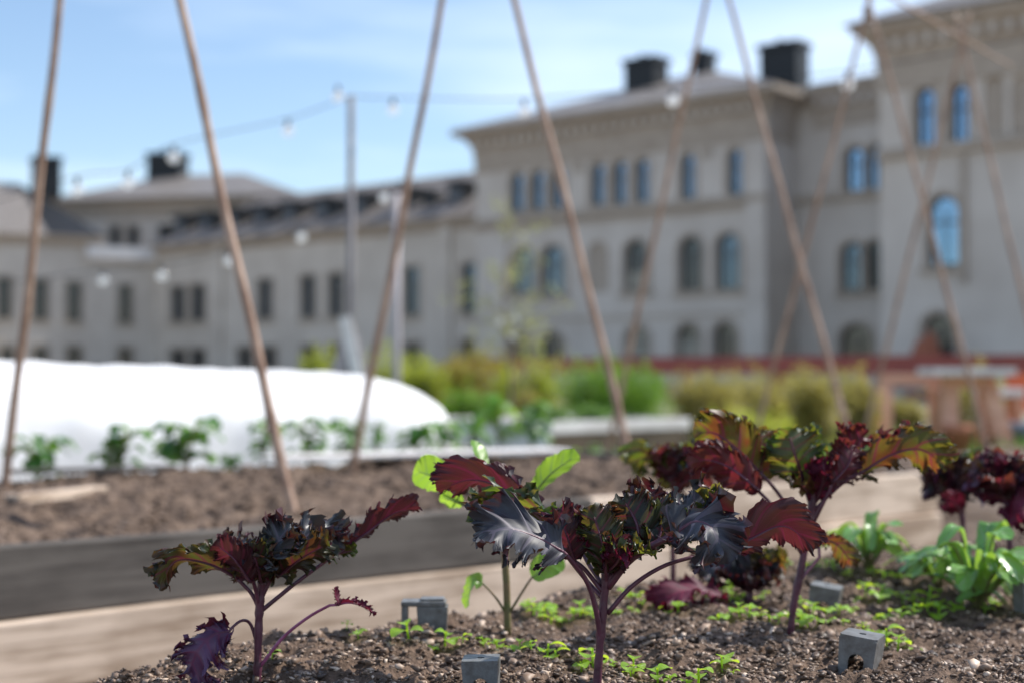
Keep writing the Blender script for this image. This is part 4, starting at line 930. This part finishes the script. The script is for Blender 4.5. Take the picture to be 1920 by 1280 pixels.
rows = [
    ('bright green', 'front row', [(510, 1248), (767, 1214), (810, 1212), (835, 1209), (868, 1211), (907, 1205), (934, 1210), (954, 1214), (975, 1220), (997, 1234), (1026, 1234), (1045, 1240), (1090, 1254), (1112, 1248), (1134, 1238), (1150, 1248), (1187, 1260), (1234, 1276), (1258, 1278), (1285, 1275), (1308, 1276), (1356, 1262), (1375, 1270), (1184, 1268), (650, 1192), (672, 1200)]),
    ('lime green', 'middle row', [(1245, 1150), (1259, 1156), (1272, 1160), (1346, 1176), (1372, 1172), (1387, 1172), (1402, 1178), (1428, 1176), (1444, 1180), (1460, 1180), (1480, 1178), (1501, 1182), (1515, 1180), (1533, 1184), (1560, 1184), (1580, 1180), (1650, 1192), (1663, 1196), (1684, 1209), (1700, 1205), (1716, 1213), (1640, 1188), (1620, 1178)]),
    ('bright green', 'row behind', [(985, 1140), (993, 1143), (1004, 1146), (1011, 1150), (1022, 1152), (1033, 1159), (1045, 1154), (1062, 1150), (1075, 1152), (1088, 1148), (1098, 1146), (1112, 1148), (1160, 1150), (1185, 1148), (1205, 1142)]),
    ('lime green', 'inner row', [(1170 + i * 27, 1132 + (i * 37) % 17) for i in range(9)] + [(1500 + i * 24, 1140 + (i * 29) % 15) for i in range(12)]),
    ('yellow-green', 'rear rows', [(1359, 1115), (1372, 1118), (1432, 1123), (1460, 1080), (1475, 1078), (1529, 1083), (1548, 1085), (1566, 1087), (1590, 1090), (1606, 1119), (1622, 1115), (1647, 1119), (1665, 1116), (1692, 1123), (1712, 1120), (1639, 1087), (1655, 1090), (1671, 1089), (1690, 1092), (1712, 1083), (1730, 1086), (1753, 1091), (1789, 1135), (1805, 1130), (1826, 1131), (1845, 1134), (1862, 1127), (1875, 1130), (1765, 1128), (1740, 1122), (1440, 1092), (1415, 1085)]),
]
first = {}
LM = [(0, 'left edge'), (482, 'left kale'), (795, 'hooked clip'), (905, 'front clip'), (1000, 'cabbage'), (1125, 'central kale stem'), (1235, 'magenta leaf'), (1405, 'low kale'), (1485, 'right kale stem'), (1608, 'tilted clip'), (1700, 'waxy clumps'), (1835, 'large waxy clump'), (2000, 'right edge')]
ORD = ['first', 'second', 'third', 'fourth', 'fifth', 'sixth', 'seventh', 'eighth', 'ninth', 'tenth']
for ri, (hue, rowname, ps) in enumerate(rows):
    ps = sorted(ps); cnt = {}
    for k, (px, py) in enumerate(ps):
        seg = max(i for i, (x_, _) in enumerate(LM) if x_ <= px); nn_ = cnt.get(seg, 0); cnt[seg] = nn_ + 1
        lab = f'{hue} seedling, {ORD[nn_]} from left between {LM[seg][1]} and {LM[seg + 1][1]}, {rowname}'
        q = G(px, py, .45); z = float(soilh(np.array([q.x]), np.array([q.y]))[0]); i = (k * 5 + ri) % 6
        if i not in first:
            V_, F_, U_ = SD[i]; o = np_mesh('seedling', V_, F_, S_leaf, None, True, U_); first[i] = o
        else: o = first[i].copy(); COL.objects.link(o)
        o.location = (q.x, q.y, z); o.rotation_euler = (random.uniform(-.2, .2), random.uniform(-.2, .2), random.uniform(0, 6.28)); sc = random.choice((.7, .95, 1.15, 1.35, 1.6)) * random.uniform(.85, 1.15) * (1.0 if ri < 3 else 1.15); o.scale = (sc, sc, sc)
        tag(o, lab, 'seedling', 'seedlings sprouting in rows')

# ------------------------------------------------------------------ grey plastic clips
def clip(px, py, Y, wpx, rz, label, tilt=0, arm=False):
    """square cap with a hole in its top, arched openings in two sides, narrowing legs"""
    c = P(px, py, Y); wd = wpx / FPX * Y; h = wd * 1.35; t = wd * .07; zt = c.z
    e = empty('irrigation_clip', (c.x, c.y, zt - h), rz, label, 'plastic clip', 'grey plastic clips standing in the soil')
    e.rotation_euler = (0, tilt, rz)
    w2 = wd / 2
    ch = w2 * .16
    hole = [(w2 * .2 * math.cos(a_), w2 * .2 * math.sin(a_)) for a_ in np.linspace(0, 6.283, 17)[:-1]]
    vs, fs = poly_extrude([(-w2 + ch, -w2), (w2 - ch, -w2), (w2, -w2 + ch), (w2, w2 - ch), (w2 - ch, w2), (-w2 + ch, w2), (-w2, w2 - ch), (-w2, -w2 + ch)], [hole], t)
    m = MB(); m.add([(x, z, h - t / 2 + y) for x, y, z in vs], fs); m.build('cap', M_clip, e, bevel=t * .3)
    r_ = w2 * .42; zc = h * .50
    arch = [(r_ * math.cos(a_), zc + r_ * math.sin(a_)) for a_ in np.linspace(0, math.pi, 13)]
    k_ = .80
    nt_ = [(r_ * .45, zc + r_ * .95), (r_ * .45, zc + r_ * 1.5), (-r_ * .45, zc + r_ * 1.5), (-r_ * .45, zc + r_ * .95)]
    outl = [(-w2 + t, h - t), (-w2 * k_ + t, -.02), (-r_, -.02)] + [(-r_, zc)] + arch[::-1][1:-1] + [(r_, zc), (r_, -.02), (w2 * k_ - t, -.02), (w2 - t, h - t)]
    for sy in (-1, 1):
        vs, fs = poly_extrude(outl[::-1], [], t); m = MB(); m.add([(x, y + sy * (w2 - t / 2 - t * .15), z) for x, y, z in vs], fs); m.build('arched_side', M_clip, e)
    for sx in (-1, 1):
        m = MB(); x0, x1 = sx * (w2 - t), sx * w2; a0, a1 = sx * (w2 * k_ - t), sx * w2 * k_
        yv = w2 - t * .1
        m.add([(a0, -yv, -.02), (a1, -yv, -.02), (a1, yv, -.02), (a0, yv, -.02), (x0, -yv, h - t), (x1, -yv, h - t), (x1, yv, h - t), (x0, yv, h - t)], [(3, 2, 1, 0), (4, 5, 6, 7), (0, 1, 5, 4), (1, 2, 6, 5), (2, 3, 7, 6), (3, 0, 4, 7)]); m.build('solid_side', M_clip, e)
    return e
clip(905, 1232, 1.36, 68, R(-4), 'grey square clip at the bottom edge, left of the central kale stem', R(-2))
clip(1608, 1186, 1.44, 70, R(-28), 'tilted grey square clip in front of the tall right kale', R(6))
clip(1540, 1095, 1.86, 56, R(-20), 'grey clip partly behind the stem of the tall right kale', R(8))
clip(1925, 1062, 1.8, 40, R(10), 'grey clip cut by the right edge of the photo', 0)
# the turned, L-shaped one on the left
c = P(795, 1124, 1.66); e = empty('irrigation_clip', c - Vector((0, 0, .055)), 0, 'dark grey hooked clip standing before the pale plank, between the left and central kale', 'plastic clip', 'grey plastic clips standing in the soil')
m = MB(); m.box((.000, 0, .052), (.052, .026, .006)); m.box((.010, 0, .0565), (.028, .02, .003)); m.build('cap', M_clip, e, bevel=.0015)
m = MB(); m.box((.010, 0, .0105), (.026, .024, .077), 0, 1.38, 1.05); m.build('tapered_leg', M_clip, e, bevel=.001)
m = MB(); m.box((-.022, 0, .036), (.007, .024, .026)); m.build('hook', M_clip, e, bevel=.001)

# ------------------------------------------------------------------ row of leafy plants at the rear of the bed
def potato(px, Y, hpx, wpx, seed, label, zb=.43, mat=T_leaf, group='leafy plants in a row along the rear of the bed'):
    r = random.Random(seed); bs = P(px, 860, Y); bs.z = zb - .01; H = hpx / FPX * Y; Wd = wpx / FPX * Y / 2
    e = empty('potato_plant', bs, 0, label, 'potato plant', group); k = 0
    for st in range(3):
        an = r.uniform(0, 6.28); top = Vector((math.cos(an) * Wd * .35, math.sin(an) * Wd * .3, H * r.uniform(.75, 1)))
        c_ = curve([Vector((0, 0, 0)), top * .5 + Vector((0, 0, H * .06)), top], 8); MB().tube([Vector(v) for v in c_], .0035, 6).build('stem', M_stem_g, e, smooth=True)
        for j in range(6):
            b0 = Vector(c_[2 + j]) if 2 + j < 8 else top; an2 = r.uniform(0, 6.28); d = Vector((math.cos(an2), math.sin(an2) * .8, 0)); ln = Wd * r.uniform(.55, .95)
            b1 = b0 + d * ln * .6 + Vector((0, 0, ln * .25)); b2 = b0 + d * ln * 1.1 + Vector((0, 0, -ln * .1))
            blade('leaf', [b0 + d * ln * .15, b1, b2], (0, 0, 1), ln * .36, mat, e, seed * 31 + k, .6, .15, 3, .15, .03, 22, 6); k += 1
    return e
labs = ['at the left edge beside the first bamboo cane', 'second from the left, drooping leaves before the white tunnel', 'third and bushiest before the middle of the white tunnel', 'small low one left of the thick pale cane', 'just left of the thick pale cane', 'thin one right of the thick pale cane', 'left of the leaning cane before the tunnel end', 'tall narrow one right of the leaning cane', 'before the rounded tunnel end', 'last one at the corner of the tunnel']
for k, (px, hp, wp) in enumerate(((70, 90, 120), (222, 100, 110), (348, 105, 140), (432, 40, 50), (492, 95, 80), (580, 105, 90), (655, 85, 90), (706, 90, 50), (775, 75, 90), (832, 78, 80))):
    s_, p_ = 0, 1.62; q = None
    # find the point on the rear strip of the bed seen at this column
    a_, y_, z_ = ray(px, 860); k0 = (B0 + BN * p_).dot(BN) / Vector((a_, y_, 0)).dot(BN); potato(px, y_ * k0, hp, wp, 100 + k, 'dark green leafy potato plant ' + labs[k])
for k, (px, Y, hp, wp) in enumerate(((893, 5.6, 75, 70), (940, 6.3, 90, 110), (1000, 6.4, 75, 90), (1060, 7.2, 45, 60), (1120, 7.2, 45, 70), (1215, 6.5, 62, 90))):
    potato(px, Y, hp + (25 if k > 2 else 20), wp, 130 + k, 'mid green leafy plant ' + ['just right of the tunnel corner', 'under the thin sapling', 'right of the sapling foot', 'below the left end of the bleached plank', 'below the middle of the bleached plank', 'below the right end of the bleached plank'][k], .40 if k < 3 else .20, G_leaf if k in (1, 3) else T_leaf, 'green plants in the aisle')

# ------------------------------------------------------------------ shrubs, sapling
def leafcloud(mb_V, n, c, rad, size, r, hollow=.0, droop=0):
    out = []
    u = r.normal(size=(n, 3)); u /= np.linalg.norm(u, axis=1)[:, None]; q = r.random(n) ** (1 / 2.2)
    cen = u * q[:, None] * np.array(rad)
    cen *= (1 + .35 * np.sin(u[:, 0] * 5 + c[0]) * np.sin(u[:, 2] * 6) + .2 * np.sin(u[:, 1] * 9 + u[:, 2] * 4))[:, None]
    cen += np.array(c)
    a = r.normal(size=(n, 3)); a /= np.linalg.norm(a, axis=1)[:, None]; b = np.cross(a, r.normal(size=(n, 3))); b /= np.linalg.norm(b, axis=1)[:, None]
    sz = size * r.uniform(.6, 1.3, (n, 1))
    V = np.stack([cen - a * sz, cen + b * sz * .45, cen + a * sz, cen - b * sz * .45], 1)
    mb_V.append(V.reshape(-1, 3))
def shrub(px, ybase_Y, wpx, top, label, mat, seed, n=2600, size=.022, name='shrub', lumps=7, hz=None, cat='shrub', zlow=0.06, stems=6):
    Y = ybase_Y; r = np.random.default_rng(seed); c = P(px, top, Y); H = c.z; Wd = wpx / FPX * Y / 2
    base = Vector((c.x, Y, 0)); e = empty(name, base, 0, label, cat, 'garden shrubs before the palace'); Vs = []
    for k in range(lumps):
        x = r.uniform(-.7, .7) * Wd; hh = H * r.uniform(.88, 1.06) * (1 - .18 * (abs(x) / Wd)); rad = (Wd * .42, Wd * .40, max(.08, hh * .30))
        leafcloud(Vs, n // lumps, (x, r.uniform(-.5, .5) * Wd * .6, hh - rad[2]), rad, size, r)
        leafcloud(Vs, n // lumps // 2, (x * 1.05, r.uniform(-.5, .5) * Wd * .6, max(zlow, hh * .35)), (Wd * .4, Wd * .38, hh * .3), size, r)
    for k in range(int(9 + Wd * 16) if seed != 7 else 4):
        x = r.uniform(-.95, .95) * Wd; yy = r.uniform(-.5, .5) * Wd; ht_ = H * r.uniform(.8, 1.2) * (1 - .22 * abs(x) / Wd)
        for q in range(5): leafcloud(Vs, max(5, n // 420), (x + .02 * q * r.uniform(-1, 1), yy, ht_ - q * .045), (.022 + .012 * q, .022 + .012 * q, .035), size * .9, r)
    V = np.vstack(Vs); V[:, 2] = np.maximum(V[:, 2], .01); F = np.arange(len(V)).reshape(-1, 4); np_mesh('foliage', V, F, mat, e, False)
    m = MB()
    for k in range(stems):
        an = k * 1.1 + r.uniform(0, .5); m.tube([(0, 0, 0), (math.cos(an) * Wd * .25, math.sin(an) * Wd * .2, H * .4), (math.cos(an) * Wd * .5, math.sin(an) * Wd * .4, H * .8)], [.012, .008, .003], 5)
    m.build('stems', M_bark, e)
    return e
shrub(598, 13.5, 90, 655, 'yellow-green shrub behind the top of the tunnel, left of the grey post foot', F_yellow, 1)
shrub(722, 13.5, 110, 655, 'yellow-green shrub around the leaning cane, right of the grey post', F_yellow, 2)
shrub(800, 12.5, 130, 668, 'yellow-green shrub behind the rounded end of the tunnel', F_yellow, 3, 3600)
shrub(870, 11.5, 120, 730, 'mid green shrub just right of the tunnel end', F_bright, 4, 3000)
shrub(900, 14.5, 200, 660, 'rusty and yellow shrub behind the sapling', F_rust, 5, 4200)
shrub(1000, 13, 150, 672, 'yellow and rust tinted shrub left of the bright green bush', F_yellow, 6, 3600)
shrub(985, 11.6, 90, 735, 'low grey-green shrub at the foot of the sapling', F_olive, 15, 2000)
shrub(1140, 11.6, 235, 668, 'dense rounded bright green bush behind the bleached plank', F_bright, 7, 12000, .016, 'shrub', 14)
shrub(1320, 12.8, 190, 696, 'dome of olive shrub right of the bright green bush', F_olive, 8, 4200, .018)
shrub(1415, 13.2, 170, 694, 'second olive dome shrub before the red barrier', F_olive, 9, 3600, .018)
shrub(1480, 11.5, 150, 712, 'twiggy yellow-olive shrub above the tall right kale', F_olive, 10, 2600, .02)
shrub(1400, 10.6, 200, 768, 'low yellow-green shrub skirting the olive domes', F_yellow, 16, 3200, .02)
shrub(1545, 11.2, 140, 684, 'loose upright olive shrub left of the trestle', F_olive, 11, 2600, .02)
shrub(1608, 11.6, 90, 690, 'loose yellowish shrub beside the left trestle leg', F_olive, 12, 2200, .02)
shrub(1692, 14.0, 90, 745, 'dark olive shrub seen through the trestle legs', F_olive, 13, 2600, .02)
shrub(1830, 14.2, 200, 690, 'olive shrub behind the table planks at the right', F_olive, 14, 3000, .02)
# sapling
bs = Vector((P(950, 700, 10.8).x, 10.8, 0)); e = empty('sapling_tree', bs, 0, 'thin sapling with sparse pale green leaves in front of the palace corner', 'tree')
zt_ = P(955, 405, 10.8).z; r = np.random.default_rng(9); m = MB(); trunk = curve([(0, 0, 0), (.03, 0, .7), (-.02, 0, 1.3), (.02, 0, zt_)], 20); m.tube([Vector(v) for v in trunk], list(np.linspace(.018, .004, 20)), 7); m.build('trunk', M_bark, e, smooth=True)
Vs = []; m = MB()
for k in range(22):
    t = r.uniform(.3, 1); b = np.array([np.interp(t * 19, np.arange(20), trunk[:, j]) for j in range(3)]); an = r.uniform(0, 6.28); ln = r.uniform(.22, .62) * (1.15 - t * .6)
    tip = b + np.array([math.cos(an) * ln, math.sin(an) * ln, r.uniform(.1, .35)]); m.tube([Vector(b), Vector((b + tip) / 2 + np.array([0, 0, .03])), Vector(tip)], [.006, .004, .002], 5)
    for j in range(3): leafcloud(Vs, 11, b + (tip - b) * (.45 + .28 * j), (.09, .09, .08), .019, r)
leafcloud(Vs, 20, (0, 0, zt_ - .1), (.07, .07, .16), .02, r)
m.build('branches', M_bark, e); V = np.vstack(Vs); np_mesh('crown', V, np.arange(len(V)).reshape(-1, 4), F_pale, e, False)
# added pale tufts on thin stalks, painting bright glints by the sapling
e = empty('glint_stalks', Vector((P(975, 700, 9.8).x, 9.8, 0)), 0, 'added pale tufts painting bright glints in front of the sapling trunk', 'glints'); bs = e.location
for k, (px, py) in enumerate(((940, 604), (968, 598), (963, 632), (996, 610), (1008, 640), (985, 655))):
    q = P(px, py, 9.8) - bs; MB().tube([Vector((0, 0, 0)), q * .5 + Vector((.02, 0, 0)), q], .003, 5).build('stalk', M_stem_g, e)
    Vs = []; leafcloud(Vs, 26, tuple(q), (.03, .03, .03), .014, r); V = np.vstack(Vs); np_mesh('glint_tuft', V, np.arange(len(V)).reshape(-1, 4), M_fleece if k < 3 else F_pale, e, False)

# ------------------------------------------------------------------ red barrier, trestles and clutter
a = P(845, 690, 24); b = P(2050, 690, 18); a.z = b.z = 0; e = empty('barrier_fence', (a + b) / 2, math.atan2(b.y - a.y, b.x - a.x), 'long dark red plank barrier in front of the palace ground floor', 'fence'); ln = (b - a).length
zr = P(1400, 684, 20.9).z
m = MB(); m.box((0, 0, zr), (ln, .03, .25)); m.build('rail', M_red, e); m = MB(); m.box((0, .02, zr - .32), (ln, .03, .1)); m.build('rail', M_post, e)
for k in range(8):
    m = MB(); m.box((-ln / 2 + .3 + k * (ln - .6) / 7, .07, zr / 2), (.09, .06, zr + .1)); m.build('post', M_red, e)
o = MB().box((0, 0, .0), (.26, .05, .75), 0, .7).build('red_board', M_red, None, P(1460, 722, 15.0), 0); o.location.z = .42; o.rotation_euler = (0, R(5), .1); tag(o, 'dark red upright board behind the loose olive shrubs', 'board')
YT = 11.8
def sawhorse(pxa, pxb, ytop, Y, label, mat):
    a = P(pxa, ytop, Y); b = P(pxb, ytop, Y + .1); c = (a + b) / 2; e = empty('sawhorse', (c.x, c.y, 0), 0, label, 'trestle', 'wooden trestles'); h = c.z; hl = (b.x - a.x) / 2
    m = MB(); m.box((0, 0, h - .05), (2 * hl, .07, .1)); m.build('top_beam', mat, e, bevel=.004)
    for sx in (-1, 1):
        for sy in (-1, 1):
            m = MB(); m.beam(Vector((sx * (hl - .06), sy * .04, h - .1)), Vector((sx * (hl + .03), sy * .3, 0)), .13, .05); m.build('leg', mat, e)
        m = MB(); m.beam(Vector((sx * (hl - .01), -.22, .28)), Vector((sx * (hl - .01), .22, .28)), .03, .07); m.build('brace', mat, e)
    return e
sawhorse(1646, 1768, 700, YT, 'reddish wooden trestle left of the planked table', M_wood_pink)
sawhorse(1768, 1862, 704, YT - .5, 'reddish wooden trestle carrying the pale planks', M_wood_pink)
a = P(1735, 694, YT - .5); b = P(1886, 700, YT - .5); o = MB().box((0, 0, 0), (b.x - a.x, .5, .06)).build('table_plank', M_wood_pale, None, (a + b) / 2, 0, bevel=.005); o.location.z = P(1768, 704, YT - .5).z + .032; tag(o, 'pale plank lying on the reddish trestle', 'plank')
sb = empty('low_bench', (P(1876, 735, YT + .2).x, YT + .2, 0), 0, 'low bench with pale pinkish seat beside the orange panel', 'bench'); zz = P(1876, 735, YT + .2).z
MB().box((0, 0, zz), (.32, .3, .07)).build('seat', M_wood_pale, sb, bevel=.005)
for sx in (-1, 1): MB().box((sx * .12, 0, (zz - .035) / 2), (.05, .26, zz - .035)).build('leg', M_wood_pink, sb)
e = empty('road_barrier', (P(1918, 730, 12.6).x, 12.6, 0), 0, 'orange-red plastic barrier panel at the right edge', 'barrier'); zz = P(1918, 700, 12.6).z
MB().box((0, 0, zz - .17), (.30, .05, .34)).build('panel', M_orange, e, bevel=.01)
for sx in (-1, 1): MB().box((sx * .11, 0, (zz - .34) / 2), (.05, .05, zz - .34)).build('leg', M_orange, e)
def pot(px, py, Y, rad, h, label, mat, name='flower_pot', cat='pot', z=None):
    c = P(px, py, Y); zb = 0 if z is None else z
    o = MB().lathe([(rad * .7, 0), (rad * .95, h * .8), (rad * 1.08, h * .8), (rad * 1.1, h), (rad * .95, h), (rad * .9, h * .85)], 20).build(name, mat, None, (c.x, Y, zb), 0, True); return tag(o, label, cat)
pot(1797, 800, 11.0, .11, .36, 'terracotta pot standing under the pale plank table', M_terra)
pot(1905, 800, 11.4, .15, .36, 'blue-grey tub at the right edge', M_blue, 'tub', 'tub')
pot(1872, 800, 12.4, .16, .34, 'terracotta pot behind the blue-grey tub', M_terra)
# orange tarpaulin heap in the tower's ground-floor arch
c = T.O + T.d * T.at(1760, 640)[0] - T.n * .9; V = []
ns, nc_ = 30, 18
for i in range(ns):
    for j in range(nc_):
        an = 2 * math.pi * i / ns; t = j / (nc_ - 1); rr_ = (.62 * (1 - t) ** .4 + .01) * (1 + .22 * math.sin(an * 5 + t * 6) + .1 * math.sin(an * 11)); V.append((rr_ * math.cos(an), rr_ * .6 * math.sin(an), t * 1.45 * (1 + .35 * math.sin(an * 2 + 1) + .1 * math.sin(an * 3))))
F = [(i * nc_ + j, ((i + 1) % ns) * nc_ + j, ((i + 1) % ns) * nc_ + j + 1, i * nc_ + j + 1) for i in range(ns) for j in range(nc_ - 1)]
o = np_mesh('tarpaulin', np.array(V), np.array(F), simple('faded_orange_tarp', (.26, .08, .045), (.42, .15, .08), 3, .7), None, True); o.location = c; o.rotation_euler = (0, 0, T.a); tag(o, 'crumpled orange tarpaulin heaped in the arched doorway of the corner block', 'tarpaulin')
# herbs in the bleached bed and ground cover between the beds
for k, (px, Y) in enumerate(((1035, 9.75), (1110, 10.2))):
    r = np.random.default_rng(50 + k); Vs = []; leafcloud(Vs, 500, (0, 0, .07), (.16, .16, .07), .02, r); V = np.vstack(Vs); e = empty('herb_plant', (P(px, 700, Y).x, Y, .40), 0, 'low green herb mound in the bleached plank bed, ' + ('left end' if k == 0 else 'right end'), 'herb', 'herb mounds')
    np_mesh('foliage', V, np.arange(len(V)).reshape(-1, 4), F_herb, e, False)
# grass and low weeds between and behind the beds
n = 60000; r = np.random.default_rng(77); gy = r.uniform(5.8, 17, n); gx = gy * r.uniform(-.42, .42, n); k = vnoise(gx * 1.3, gy * 1.3) > -.22
dd = (gx - B0.x) * BD.x + (gy - B0.y) * BD.y; pp = (gx - B0.x) * BN.x + (gy - B0.y) * BN.y
k &= ~((dd > -1.7) & (dd < 3.1) & (pp > -.1) & (pp < 1.9)) & ~((dd > 3.5) & (dd < 7.5) & (pp > 0) & (pp < 1.6))
tp = np.array([TO.x, TO.y]) + np.array([BD.x, BD.y]) * 1.775; td = (gx - tp[0]) * BD.x + (gy - tp[1]) * BD.y; tq = (gx - tp[0]) * BN.x + (gy - tp[1]) * BN.y
k &= ~((np.abs(td) < 1.95) & (np.abs(tq) < .75)); bd_ = (gx - .34) * .766 + (gy - 9.87) * .643; bq = -(gx - .34) * .643 + (gy - 9.87) * .766; k &= ~((np.abs(bd_) < .75) & (np.abs(bq) < .7))
gx, gy = gx[k], gy[k]; n = len(gx); hgt = r.uniform(.06, .30, n) * (.6 + vnoise(gx * 2, gy * 2 + 9)).clip(.25, 1.2); an = r.uniform(0, 6.28, n); wd = r.uniform(.006, .02, n); lx = r.normal(0, .35, n) * hgt; ly = r.normal(0, .35, n) * hgt; zz_ = np.zeros(n)
V = np.stack([np.stack([gx - np.cos(an) * wd, gy - np.sin(an) * wd, zz_], -1), np.stack([gx + np.cos(an) * wd, gy + np.sin(an) * wd, zz_], -1),
              np.stack([gx + np.cos(an) * wd * .8 + lx * .6, gy + np.sin(an) * wd * .8 + ly * .6, hgt * .7], -1), np.stack([gx + lx, gy + ly, hgt], -1)], 1).reshape(-1, 3)
tag(np_mesh('grass', V, np.arange(4 * n).reshape(-1, 4), F_herb, None, False), 'grass and low weeds growing between and behind the beds', 'grass', kind='stuff')
for o in list(bpy.data.objects):
    if o.name.startswith('tmp'): bpy.data.objects.remove(o)
